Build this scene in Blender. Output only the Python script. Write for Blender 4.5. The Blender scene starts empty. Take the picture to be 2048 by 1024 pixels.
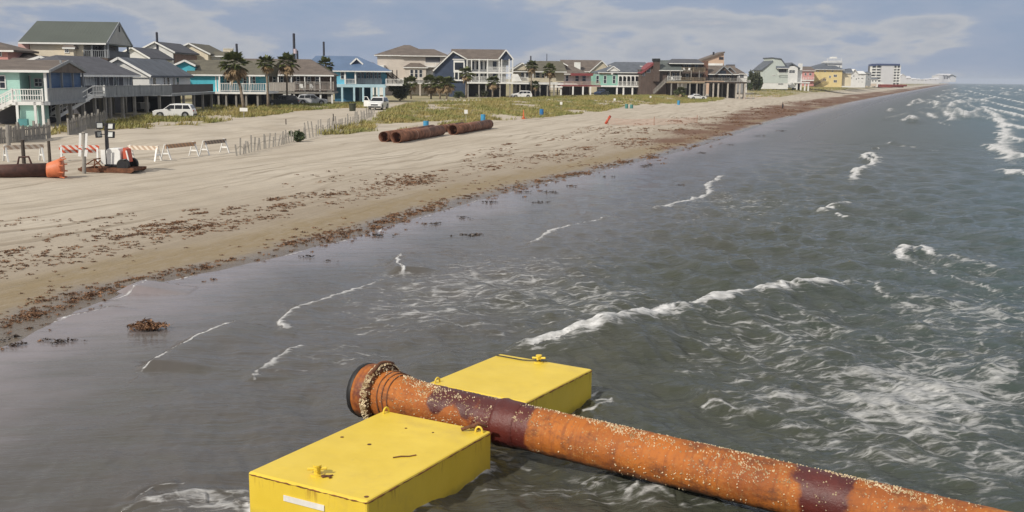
import bpy, math, random
import numpy as np
from mathutils import Vector, Matrix
random.seed(7); RNG = np.random.default_rng(11)
SC = bpy.context.scene; COL = SC.collection
R = math.radians
# ------------------------------------------------------------------ camera
F, HC, SLOPE, CH = 2100.0, 157.0, 0.0092, 6.5          # focal (photo px), horizon row, horizon tilt, height
ROLL = math.atan(SLOPE); PITCH = math.atan((512 - HC) * math.cos(ROLL) / F)
VF = np.array([0, math.cos(PITCH), -math.sin(PITCH)]); _u = np.array([0, math.sin(PITCH), math.cos(PITCH)]); _r = np.array([1., 0, 0])
VI = math.cos(ROLL) * _r + math.sin(ROLL) * _u; VJ = math.sin(ROLL) * _r - math.cos(ROLL) * _u
cam = bpy.data.cameras.new('camera'); co = bpy.data.objects.new('camera', cam); COL.objects.link(co); SC.camera = co
cam.sensor_width = 36; cam.lens = 36 * F / 2048; cam.clip_start = .1; cam.clip_end = 60000
co.matrix_world = Matrix(((VI[0], -VJ[0], -VF[0], 0), (VI[1], -VJ[1], -VF[1], 0), (VI[2], -VJ[2], -VF[2], CH), (0, 0, 0, 1)))
# ------------------------------------------------------------------ world, sun, exposure
SUN_EL, SUN_AZ = R(37.5), math.atan2(-.68, -.73)         # azimuth from +Y towards +X
SV = SC.view_settings; SC.display_settings.display_device = 'sRGB'
SV.view_transform = 'Standard'; SV.look = 'None'; SV.exposure = 0.0; SV.gamma = 1; SV.use_curve_mapping = False
W = bpy.data.worlds.new('World'); SC.world = W; W.use_nodes = True
def sky_world():
    nt = W.node_tree; N = nt.nodes; L = nt.links; N.clear()
    out = N.new('ShaderNodeOutputWorld'); bg = N.new('ShaderNodeBackground'); bg2 = N.new('ShaderNodeBackground'); mx = N.new('ShaderNodeMixShader')
    sk = N.new('ShaderNodeTexSky'); sk.sky_type = 'NISHITA'; sk.sun_disc = False; sk.sun_elevation = SUN_EL; sk.sun_rotation = SUN_AZ
    sk.dust_density = 1.5; sk.air_density = 1.0
    L.new(sk.outputs[0], bg.inputs[0]); bg.inputs[1].default_value = .05
    tc = N.new('ShaderNodeTexCoord'); mp = N.new('ShaderNodeMapping'); mp.inputs['Scale'].default_value = (4.2, 4.2, 14)
    mp.inputs['Rotation'].default_value = (0, 0, 0.35)
    L.new(tc.outputs['Generated'], mp.inputs[0])
    n1 = N.new('ShaderNodeTexNoise'); n1.inputs['Scale'].default_value = 1.55; n1.inputs['Detail'].default_value = 9; n1.inputs['Roughness'].default_value = .54; n1.inputs['Distortion'].default_value = .12
    L.new(mp.outputs[0], n1.inputs['Vector'])
    sp = N.new('ShaderNodeSeparateXYZ'); L.new(tc.outputs['Generated'], sp.inputs[0])
    # clouds thicken away from the open-sea side (+x) and upwards
    ma = N.new('ShaderNodeMath'); ma.operation = 'MULTIPLY_ADD'; L.new(sp.outputs[0], ma.inputs[0]); ma.inputs[1].default_value = -.13; L.new(n1.outputs[0], ma.inputs[2])
    mb = N.new('ShaderNodeMath'); mb.operation = 'MULTIPLY_ADD'; L.new(sp.outputs[2], mb.inputs[0]); mb.inputs[1].default_value = .75; L.new(ma.outputs[0], mb.inputs[2])
    rp = N.new('ShaderNodeValToRGB'); e = rp.color_ramp.elements
    e[0].position = .44; e[0].color = (.265, .335, .47, 1); e[1].position = .78; e[1].color = (.60, .595, .60, 1)
    for p, c in ((.53, (.31, .365, .485, 1)), (.585, (.45, .465, .51, 1)), (.66, (.35, .385, .465, 1)), (.71, (.42, .43, .48, 1))):
        k = e.new(p); k.color = c
    L.new(mb.outputs[0], rp.inputs[0]); L.new(rp.outputs[0], bg2.inputs[0]); bg2.inputs[1].default_value = 1.12
    mx.inputs[0].default_value = .86
    L.new(bg.outputs[0], mx.inputs[1]); L.new(bg2.outputs[0], mx.inputs[2]); L.new(mx.outputs[0], out.inputs[0])
sky_world()
sun = bpy.data.lights.new('sun', 'SUN'); so = bpy.data.objects.new('sun', sun); COL.objects.link(so)
sun.energy = 3.75; sun.angle = R(.5); sun.color = (1, .93, .82)
so.rotation_euler = Vector((-math.sin(SUN_AZ) * math.cos(SUN_EL), -math.cos(SUN_AZ) * math.cos(SUN_EL), -math.sin(SUN_EL))).to_track_quat('-Z', 'Y').to_euler()
# ------------------------------------------------------------------ terrain maths
SHX = np.array([-12.4, -12.4, -12.2, -11.7, -10.4, -9.0, -7.8, -6.4, -4.6, -2.0, 0.7, 5.5, 13.3, 20.9, 32.3, 45.0, 70.5, 103.7, 190.6, 437.5, 2880.])
SHY = np.array([-400, 24.8, 28.7, 31.9, 34.6, 37.1, 40.0, 43.4, 49.1, 56.5, 63.4, 74.2, 92.4, 111.8, 144.2, 178.8, 243.8, 327.1, 538.0, 1131.1, 7000.])
def xs(y): return np.interp(y, SHY, SHX)
def shore_w(x, y): return (xs(y) - x) * .94
def sstep(a, b, x):
    t = np.clip((x - a) / (b - a), 0, 1); return t * t * (3 - 2 * t)
def zg(x, y):
    w = shore_w(x, y)
    z = np.interp(w, [-60, -8, 0, 4, 10, 20, 30, 38, 46, 56, 400], [-2, -.4, 0, .28, .7, 1.08, 1.3, 1.6, 1.95, 2.05, 2.3])
    z = z + 1.5 * sstep(16, 31, w) * sstep(330, 430, y)
    hum = np.sin(x * .9 + 1.3 * np.sin(y * .31)) * np.sin(y * .57 + x * .2)
    z = z + .10 * hum * sstep(24, 34, w) * (1 - sstep(47, 55, w)) + .02 * np.sin(x * 2.1 + y * .7) * np.sin(y * 1.1) * sstep(4, 10, w)
    return z
C0 = np.array([0, 0, CH])
def ray(u, v): return VF * F + VI * (u - 1024) + VJ * (v - 512)
def P0(u, v, z=0.):
    d = ray(u, v); t = (z - CH) / d[2]; return np.array([d[0] * t, d[1] * t, z])
def P(u, v):                                            # the point of the terrain (or water) seen at a pixel of the photograph
    d = ray(u, v); d = d / d[1]; lo = 5.
    ts = np.geomspace(5, 6000, 1500); pts = C0 + ts[:, None] * d
    h = pts[:, 2] - np.maximum(zg(pts[:, 0], pts[:, 1]), 0)
    i = int(np.argmax(h < 0)) if (h < 0).any() else len(ts) - 1
    a, b = ts[max(i - 1, 0)], ts[i]
    for _ in range(30):
        m = (a + b) / 2; p = C0 + m * d
        if p[2] > max(float(zg(p[0], p[1])), 0): a = m
        else: b = m
    p = C0 + a * d; p[2] = max(float(zg(p[0], p[1])), 0); return p
def GP(u, D):                                           # ground point at forward distance D in pixel column u
    d = ray(u, 165); x = d[0] / d[1] * D; return np.array([x, D, float(zg(x, D))])
# ------------------------------------------------------------------ materials
def newmat(name):
    m = bpy.data.materials.new(name); m.use_nodes = True; return m, m.node_tree.nodes, m.node_tree.links, m.node_tree.nodes['Principled BSDF']
def nd(N, t, **k):
    n = N.new(t)
    for a, b in k.items():
        if a in n.inputs: n.inputs[a].default_value = b
        else: setattr(n, a, b)
    return n
def mth(N, L, op, a, b=None, c=None, clamp=False):
    n = N.new('ShaderNodeMath'); n.operation = op; n.use_clamp = clamp
    for i, s in enumerate((a, b, c)):
        if s is None: continue
        if hasattr(s, 'is_linked'): L.new(s, n.inputs[i])
        else: n.inputs[i].default_value = s
    return n.outputs[0]
def mixc(N, L, f, a, b):
    n = N.new('ShaderNodeMix'); n.data_type = 'RGBA'
    for s, i in ((f, 0), (a, 6), (b, 7)):
        if hasattr(s, 'is_linked'): L.new(s, n.inputs[i])
        elif i == 0: n.inputs[0].default_value = s
        else: n.inputs[i].default_value = (*s, 1)
    return n.outputs[2]
def mrange(N, L, x, a, b, c=0., d=1., smooth=True):
    n = N.new('ShaderNodeMapRange'); n.interpolation_type = 'SMOOTHSTEP' if smooth else 'LINEAR'
    L.new(x, n.inputs[0])
    for i, s in enumerate((a, b, c, d)):
        if hasattr(s, 'is_linked'): L.new(s, n.inputs[i + 1])
        else: n.inputs[i + 1].default_value = s
    return n.outputs[0]
def noise(N, L, scale, detail=5, rough=.55, vec=None, mp=None, dist=0.):
    if vec is None: vec = nd(N, 'ShaderNodeTexCoord').outputs['Object']
    if mp:
        m = nd(N, 'ShaderNodeMapping'); m.inputs['Scale'].default_value = mp[0]; m.inputs['Rotation'].default_value = mp[1] if len(mp) > 1 else (0, 0, 0)
        L.new(vec, m.inputs[0]); vec = m.outputs[0]
    n = nd(N, 'ShaderNodeTexNoise', Scale=scale, Detail=detail, Roughness=rough, Distortion=dist); L.new(vec, n.inputs['Vector']); return n.outputs[0]
def bump(N, L, h, strength, dist, bs, prev=None):
    b = nd(N, 'ShaderNodeBump', Strength=strength, Distance=dist); L.new(h, b.inputs['Height'])
    if prev is not None: L.new(prev, b.inputs['Normal'])
    if bs is not None: L.new(b.outputs[0], bs.inputs['Normal'])
    return b.outputs[0]
MATS = {}
def M(name, col=None, rough=.7, var=.18, scale=1.2, bmp=.0, metal=0, kind=None, col2=None, spec=.5):
    if name in MATS: return MATS[name]
    m, N, L, bs = newmat(name); MATS[name] = m
    bs.inputs['Roughness'].default_value = rough; bs.inputs['Metallic'].default_value = metal; bs.inputs['Specular IOR Level'].default_value = spec
    dark = tuple(c * (1 - var) for c in col); lite = col2 or tuple(min(1, c * (1 + var * .6)) for c in col)
    n1 = noise(N, L, scale, 6, .6); f = mrange(N, L, n1, .3, .7)
    c = mixc(N, L, f, dark, lite)
    if kind == 'siding':                                # lapped boards: a saw profile up the wall
        sp = nd(N, 'ShaderNodeSeparateXYZ'); L.new(nd(N, 'ShaderNodeTexCoord').outputs['Object'], sp.inputs[0])
        fr = mth(N, L, 'FRACT', mth(N, L, 'MULTIPLY', sp.outputs[2], 4.5)); bump(N, L, fr, .6, .03, bs)
        st = noise(N, L, 1., 4, .6, mp=((.8, .8, .12),)); c = mixc(N, L, mrange(N, L, st, .5, .8, 0, .25), c, tuple(x * .7 for x in col))
    elif kind == 'boards':                              # vertical weathered planks
        n2 = noise(N, L, 1., 5, .7, mp=((9, 9, .35),)); c = mixc(N, L, mrange(N, L, n2, .35, .7), tuple(x * .62 for x in col), c); bump(N, L, n2, .4, .03, bs)
    elif kind == 'shingle':
        br = nd(N, 'ShaderNodeTexBrick', Scale=1.0); br.inputs['Brick Width'].default_value = .9; br.inputs['Row Height'].default_value = .28; br.inputs['Mortar Size'].default_value = .02
        br.inputs['Color1'].default_value = (.75, .75, .75, 1); br.inputs['Color2'].default_value = (1.1, 1.1, 1.1, 1); br.inputs['Mortar'].default_value = (.6, .6, .6, 1)
        L.new(nd(N, 'ShaderNodeTexCoord').outputs['Object'], br.inputs['Vector'])
        mm = nd(N, 'ShaderNodeMix', data_type='RGBA', blend_type='MULTIPLY'); mm.inputs[0].default_value = .7; L.new(c, mm.inputs[6]); L.new(br.outputs[0], mm.inputs[7]); c = mm.outputs[2]
        n2 = noise(N, L, .5, 5, .7); c = mixc(N, L, mrange(N, L, n2, .5, .75, 0, .35), c, tuple(x * 1.35 for x in col))
    elif kind == 'metalroof':
        sp = nd(N, 'ShaderNodeSeparateXYZ'); L.new(nd(N, 'ShaderNodeTexCoord').outputs['Object'], sp.inputs[0])
        fr = mth(N, L, 'PINGPONG', mth(N, L, 'MULTIPLY', sp.outputs[0], 2.2), .5); rr = mrange(N, L, fr, 0, .08, 1, 0); bump(N, L, rr, .6, .04, bs)
    elif bmp: bump(N, L, noise(N, L, scale * 6, 5, .6), bmp, .05, bs)
    L.new(c, bs.inputs['Base Color']); return m
white = M('white paint', (.74, .74, .72), .55, .12, .8)
white_wall = M('white siding', (.72, .72, .70), .65, .08, .5, kind='siding')
cream = M('cream siding', (.74, .66, .52), .65, .08, .5, kind='siding')
beige = M('beige siding', (.58, .52, .46), .65, .08, .5, kind='siding')
aqua = M('aqua siding', (.43, .69, .61), .6, .08, .6, kind='siding')
turq = M('turquoise siding', (.08, .47, .58), .6, .10, .6, kind='siding')
skyblue = M('sky blue siding', (.16, .52, .70), .6, .08, .6, kind='siding')
navy = M('navy siding', (.035, .055, .105), .6, .2, .6, kind='siding')
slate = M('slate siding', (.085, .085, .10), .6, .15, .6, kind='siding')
mint = M('mint siding', (.24, .46, .38), .6, .08, .6, kind='siding')
tan = M('tan siding', (.55, .49, .37), .65, .08, .6, kind='siding')
pinkw = M('pink siding', (.62, .30, .27), .65, .08, .6, kind='siding')
palepink = M('pale pink siding', (.70, .45, .42), .65, .08, .6, kind='siding')
yellow_wall = M('yellow siding', (.72, .58, .28), .65, .06, .3, kind='siding')
palegreen = M('pale green siding', (.50, .55, .52), .65, .06, .3, kind='siding')
brownw = M('brown wood siding', (.12, .085, .07), .8, .25, .8, kind='boards')
blueshade = M('shaded aqua siding', (.035, .10, .23), .6, .15, .6, kind='siding')  # blue shade of the aqua house's side gable, put into the colour
greywood = M('weathered grey timber', (.33, .31, .28), .85, .3, 1.5, kind='boards')
tanwood = M('tan deck timber', (.36, .29, .20), .85, .3, 1.5, kind='boards')
darkwood = M('dark timber', (.08, .062, .05), .85, .3, 1.5, kind='boards')
bluegrey = M('blue grey deck boards', (.33, .35, .37), .8, .2, 1.5, kind='boards')
terracotta = M('tan stucco', (.53, .38, .28), .8, .08, .5)
dark = M('understorey shade', (.022, .022, .027), .8, .3, .6)  # near-black stands in for shade, mostly under the raised houses
glass = M('window glass', (.025, .03, .04), .08, .3, .4)
roof_brown = M('brown shingles', (.145, .118, .10), .9, .2, .7, kind='shingle')
roof_grey = M('grey shingles', (.088, .09, .105), .9, .2, .7, kind='shingle')
roof_olive = M('olive shingles', (.125, .115, .085), .9, .2, .7, kind='shingle')
roof_green = M('dark green metal roof', (.075, .088, .072), .5, .12, .3, kind='metalroof')
roof_blue = M('blue metal roof', (.10, .16, .27), .45, .12, .3, kind='metalroof')
roof_slate = M('blue grey shingles', (.11, .125, .15), .9, .2, .7, kind='shingle')
roof_red = M('red roofing', (.22, .045, .05), .7, .2, .7)
brick = M('brick chimney', (.16, .085, .06), .9, .3, 3, bmp=.3)
black = M('black rubber', (.012, .012, .013), .6, .3, 3)
steel = M('bare steel', (.35, .35, .36), .35, .2, 3, metal=.8)
# ------------------------------------------------------------------ mesh builder
class MB:
    def __init__(s): s.v = []; s.f = []
    def add(s, vs, fs):
        k = len(s.v); s.v += [tuple(map(float, p)) for p in vs]; s.f += [tuple(i + k for i in f) for f in fs]; return s
    def box(s, x0, x1, y0, y1, z0, z1):
        x0, x1 = sorted((x0, x1)); y0, y1 = sorted((y0, y1)); z0, z1 = sorted((z0, z1))
        return s.add([(x0, y0, z0), (x1, y0, z0), (x1, y1, z0), (x0, y1, z0), (x0, y0, z1), (x1, y0, z1), (x1, y1, z1), (x0, y1, z1)],
                     [(3, 2, 1, 0), (4, 5, 6, 7), (0, 1, 5, 4), (1, 2, 6, 5), (2, 3, 7, 6), (3, 0, 4, 7)])
    def bar(s, p, q, w, h=None):                        # square beam between two points
        p = np.array(p, float); q = np.array(q, float); h = h or w; d = q - p; d /= np.linalg.norm(d)
        a = np.cross(d, (0, 0, 1.)) if abs(d[2]) < .95 else np.cross(d, (0, 1., 0)); a /= np.linalg.norm(a); b = np.cross(a, d)
        a = a * w / 2; b = b * h / 2
        return s.add([p - a - b, p + a - b, p + a + b, p - a + b, q - a - b, q + a - b, q + a + b, q - a + b],
                     [(0, 1, 2, 3), (7, 6, 5, 4), (0, 4, 5, 1), (1, 5, 6, 2), (2, 6, 7, 3), (3, 7, 4, 0)])
    def tube(s, pts, rad, n=12, caps=True):
        pts = [np.array(p, float) for p in pts]; rad = [rad] * len(pts) if not hasattr(rad, '__len__') else rad
        rings = []; prev = None
        for i, p in enumerate(pts):
            d = pts[min(i + 1, len(pts) - 1)] - pts[max(i - 1, 0)]; d /= np.linalg.norm(d) + 1e-9
            if prev is None: a = np.cross(d, (0, 0, 1.)) if abs(d[2]) < .9 else np.cross(d, (1., 0, 0))
            else: a = prev - d * (prev @ d)
            a /= np.linalg.norm(a) + 1e-9; prev = a; b = np.cross(d, a)
            rings.append([p + rad[i] * (math.cos(t) * a + math.sin(t) * b) for t in np.linspace(0, 2 * math.pi, n, endpoint=False)])
        fs = [(i * n + j, i * n + (j + 1) % n, (i + 1) * n + (j + 1) % n, (i + 1) * n + j) for i in range(len(pts) - 1) for j in range(n)]
        if caps: fs += [tuple(range(n - 1, -1, -1)), tuple((len(pts) - 1) * n + j for j in range(n))]
        return s.add([p for r in rings for p in r], fs)
    def prism(s, poly, off):                            # polygon (3-D points) swept along a vector
        n = len(poly); off = np.array(off, float); a = [np.array(p, float) for p in poly]
        return s.add(a + [p + off for p in a], [tuple(range(n - 1, -1, -1)), tuple(range(n, 2 * n))] + [(i, (i + 1) % n, n + (i + 1) % n, n + i) for i in range(n)])
    def build(s, name, mat, parent=None, smooth=False, bevel=0):
        me = bpy.data.meshes.new(name); me.from_pydata(s.v, [], s.f)
        import bmesh
        bm = bmesh.new(); bm.from_mesh(me); bmesh.ops.recalc_face_normals(bm, faces=bm.faces); bm.to_mesh(me); bm.free()
        me.materials.append(mat); o = bpy.data.objects.new(name, me); COL.objects.link(o)
        if parent is not None: o.parent = parent
        if smooth:
            me.polygons.foreach_set('use_smooth', [True] * len(me.polygons))
        if bevel:
            b = o.modifiers.new('bevel', 'BEVEL'); b.width = bevel; b.segments = 2; b.limit_method = 'ANGLE'
        return o
def fastmesh(name, verts, faces, mat, kind=None, smooth=False, attrs=None, parent=None):
    """verts (n,3), faces (m,k) numpy arrays"""
    me = bpy.data.meshes.new(name); verts = np.asarray(verts, np.float32); faces = np.asarray(faces, np.int32); m, k = faces.shape
    me.vertices.add(len(verts)); me.vertices.foreach_set('co', verts.ravel()); me.loops.add(m * k); me.loops.foreach_set('vertex_index', faces.ravel())
    me.polygons.add(m); me.polygons.foreach_set('loop_start', np.arange(0, m * k, k, dtype=np.int32)); me.polygons.foreach_set('loop_total', np.full(m, k, np.int32))
    if smooth: me.polygons.foreach_set('use_smooth', np.ones(m, bool))
    for an, av in (attrs or {}).items():
        a = me.attributes.new(an, 'FLOAT', 'POINT'); a.data.foreach_set('value', np.asarray(av, np.float32).ravel())
    me.update(); me.validate(); me.materials.append(mat); o = bpy.data.objects.new(name, me); COL.objects.link(o)
    if kind: o['kind'] = kind
    if parent is not None: o.parent = parent
    return o
def T(name, label, cat, loc=(0, 0, 0), yaw=0., group=None):
    o = bpy.data.objects.new(name, None); COL.objects.link(o); o.location = [float(x) for x in loc]; o.rotation_euler = (0, 0, yaw); o.empty_display_size = .3
    o['label'] = label; o['category'] = cat
    if group: o['group'] = group
    return o
def tag(o, label, cat, group=None):
    o['label'] = label; o['category'] = cat
    if group: o['group'] = group
    return o
def copy_tree(o, parent=None):
    c = o.copy(); COL.objects.link(c)
    if parent is not None: c.parent = parent
    for ch in list(o.children): copy_tree(ch, c)
    return c
def grid_faces(nr, nc):
    i = np.arange(nr - 1)[:, None] * nc + np.arange(nc - 1)[None]; i = i.ravel()
    return np.stack([i, i + 1, i + nc + 1, i + nc], 1)
def inpoly(px, py, poly):
    inside = np.zeros(px.shape, bool); n = len(poly)
    for i in range(n):
        x1, y1 = poly[i]; x2, y2 = poly[(i + 1) % n]
        if y1 == y2: continue
        c = ((y1 > py) != (y2 > py)) & (px < (x2 - x1) * (py - y1) / (y2 - y1) + x1); inside ^= c
    return inside
def seg_dist(px, py, line):
    """distance to a polyline, and how far along it (0..1)"""
    best = np.full(px.shape, 1e9); tt = np.zeros(px.shape); n = len(line) - 1; cx = np.zeros(px.shape); cy = np.zeros(px.shape)
    for i in range(n):
        ax, ay = line[i][:2]; bx, by = line[i + 1][:2]; dx, dy = bx - ax, by - ay
        t = np.clip(((px - ax) * dx + (py - ay) * dy) / (dx * dx + dy * dy + 1e-12), 0, 1); qx = ax + t * dx; qy = ay + t * dy
        d = np.hypot(px - qx, py - qy); m = d < best; best[m] = d[m]; tt[m] = ((i + t) / n)[m]; cx[m] = qx[m]; cy[m] = qy[m]
    return best, tt, cx, cy
#=PART2
# ------------------------------------------------------------------ sand
GRASS_PX = [
    [(205, 262), (300, 258), (420, 247), (485, 240), (600, 222), (695, 216), (745, 216), (745, 207), (600, 206), (430, 214), (300, 232), (205, 248)],
    [(742, 246), (800, 246), (930, 240), (1010, 241), (1100, 234), (1200, 224), (1255, 212), (1320, 208), (1425, 204), (1450, 197), (1310, 191), (1150, 192), (1000, 197), (820, 207), (760, 224)],
    [(632, 272), (700, 268), (750, 262), (745, 246), (720, 242), (655, 258)],
    [(1492, 194), (1560, 194), (1690, 180), (1710, 172), (1640, 173), (1550, 177), (1500, 183)],
    [(95, 272), (170, 258), (215, 250), (150, 250), (100, 262)],
    [(790, 268), (860, 262), (975, 246), (960, 238), (890, 247), (800, 260)]]
GRASS_POLY = [[tuple(P(*q)[:2]) for q in poly] for poly in GRASS_PX]
def grass_mask(x, y):
    m = np.zeros(np.shape(x), bool)
    for p in GRASS_POLY: m |= inpoly(x, y, p)
    return m & (gpatch(x, y) > -.20)
def gpatch(x, y):
    return (np.sin(x * .31 + 2.1 * np.sin(y * .11 + .7)) * np.sin(y * .19 + 1.3 * np.sin(x * .23)) + .55 * np.sin(x * .83 + y * .37 + 1.7 * np.sin(y * .41)) * np.sin(y * .71 - x * .29) + .3 * np.sin(x * 2.3 + y * .9) * np.sin(y * 1.9 - x * 1.1))
def sand_material():
    m, N, L, bs = newmat('sand'); bs.inputs['Specular IOR Level'].default_value = .35
    def at(n): return nd(N, 'ShaderNodeAttribute', attribute_name=n).outputs['Fac']
    w, g, wd = at('w'), at('grass'), at('weed')
    pos = nd(N, 'ShaderNodeTexCoord').outputs['Object']
    rot = (0, 0, R(-72))                                # x' runs along the shore
    cl = noise(N, L, 1., 6, .6, pos, ((1., 1., 1.),)); big = noise(N, L, .09, 5, .6, pos)
    mpa = nd(N, 'ShaderNodeMapping'); mpa.inputs['Rotation'].default_value = (0, 0, R(-72)); L.new(pos, mpa.inputs[0])
    st = noise(N, L, 1., 6, .62, mpa.outputs[0], ((.07, 1.1, 1),), dist=.6)          # graded streaks and tyre runs
    st2 = noise(N, L, 1., 4, .6, mpa.outputs[0], ((.25, 3.2, 1),), dist=.3)
    fine = noise(N, L, 9., 6, .75, pos)
    c = mixc(N, L, mrange(N, L, big, .3, .7), (.43, .375, .30), (.51, .455, .375))
    c = mixc(N, L, mrange(N, L, st, .42, .68, 0, .75), c, (.335, .285, .22))
    c = mixc(N, L, mrange(N, L, st2, .52, .75, 0, .5), c, (.30, .255, .195))
    c = mixc(N, L, mrange(N, L, fine, .5, .8, 0, .3), c, (.28, .235, .18))
    wan = noise(N, L, .05, 3, .5, pos); wan2 = noise(N, L, .35, 3, .6, pos); wv_ = mth(N, L, 'MULTIPLY_ADD', wan2, .35, mth(N, L, 'MULTIPLY_ADD', mth(N, L, 'SUBTRACT', wan, .5), 9., w))
    trk = None
    for w0 in (8.2, 9.9, 12.4, 14.1, 15.0, 16.7, 20.5, 22.2, 26.0, 27.7):          # wheel runs left along the beach
        d_ = mrange(N, L, mth(N, L, 'ABSOLUTE', mth(N, L, 'SUBTRACT', wv_, w0)), .10, .26, 1, 0); trk = d_ if trk is None else mth(N, L, 'MAXIMUM', trk, d_)
    trk = mth(N, L, 'MULTIPLY', trk, mrange(N, L, big, .42, .6)); c = mixc(N, L, mth(N, L, 'MULTIPLY', trk, .75), c, (.27, .225, .17))
    # tan drift of dry weed just above the wet band
    ww = mth(N, L, 'MULTIPLY_ADD', mth(N, L, 'SUBTRACT', noise(N, L, .35, 4, .6, pos), .5), 2.2, w)
    tanm = mth(N, L, 'MULTIPLY', mrange(N, L, ww, .7, 1.5), mrange(N, L, ww, 2.6, 4.2, 1, 0))
    tn = noise(N, L, 2.2, 7, .75, mpa.outputs[0], ((.6, 1.6, 1),))
    c = mixc(N, L, mth(N, L, 'MULTIPLY', tanm, mrange(N, L, tn, .3, .6, .25, .95)), c, (.30, .225, .085))
    # wet sand
    wet = mrange(N, L, ww, .3, 1.6, 1, 0); damp = mrange(N, L, ww, 1., 14., 1, 0)
    c = mixc(N, L, mth(N, L, 'MULTIPLY', damp, .72), c, (.23, .18, .125))
    c = mixc(N, L, mth(N, L, 'MULTIPLY', wet, .85), c, (.12, .092, .066))
    # small red-brown scraps of weed
    sc_ = noise(N, L, 3.2, 8, .72, mpa.outputs[0], ((.7, 1.7, 1),), dist=.8)
    th = mth(N, L, 'MULTIPLY_ADD', wd, -.20, .74)
    wm = mrange(N, L, mth(N, L, 'SUBTRACT', sc_, th), 0, .07)
    c = mixc(N, L, mth(N, L, 'MULTIPLY', wm, .9), c, (.135, .066, .038))
    # ground under the dune grass
    gn = noise(N, L, .8, 6, .7, pos); gf = mth(N, L, 'MULTIPLY', g, mrange(N, L, gn, .3, .55, .15, 1))
    gc = mixc(N, L, mrange(N, L, noise(N, L, .22, 5, .6, pos), .35, .65), (.19, .19, .06), (.27, .21, .09))
    c = mixc(N, L, gf, c, gc); L.new(c, bs.inputs['Base Color'])
    L.new(mrange(N, L, ww, .2, 2.6, .16, .95), bs.inputs['Roughness'])
    h = mth(N, L, 'MULTIPLY_ADD', trk, -.5, mth(N, L, 'MULTIPLY_ADD', st, 1.6, mth(N, L, 'MULTIPLY', cl, .6))); b1 = bump(N, L, h, .55, .16, None); bump(N, L, fine, .35, .05, bs, b1)
    return m
def make_ground():
    ys = np.concatenate([[-60, -20, 0, 8], 1 / np.linspace(1 / 14., 1 / 6200., 620)])
    ws = np.concatenate([[-60, -30, -18], np.arange(-12, 12, .18), np.arange(12, 62, .42), np.geomspace(62, 2400, 42)])
    Y, Wd = np.meshgrid(ys, ws, indexing='ij'); X = xs(Y) - Wd / .94; Z = zg(X, Y)
    g = grass_mask(X, Y).astype(float); g = np.maximum(g, sstep(62, 72, Wd) * .8 * (Y > 60)); g = np.maximum(g, (Y > 380) * sstep(20, 30, Wd) * .9)
    dens = np.exp(-((Wd - 6.2) / 2.6) ** 2) * .9 + np.exp(-((Wd - .9) / .8) ** 2) * .8
    far = sstep(75, 130, Y); dens = dens * (1 - far) + far * (sstep(.2, 1.5, Wd) * (1 - sstep(3 + 5 * sstep(110, 260, Y), 10 + 8 * sstep(110, 260, Y), Wd))) * (1.5 + .5 * np.sin(Y * .21) * np.sin(Wd * .9 + Y * .07)) * 1.6
    clump = .5 + .5 * np.sin(Y * .35 + 2 * np.sin(Y * .13)) * np.sin(Y * .17 + 1.); dens = dens * (.5 + .6 * clump) + .05
    fastmesh('sand', np.stack([X, Y, Z], -1).reshape(-1, 3), grid_faces(len(ys), len(ws)), sand_material(), 'structure', True, {'w': Wd, 'grass': g, 'weed': dens})
make_ground()
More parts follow.
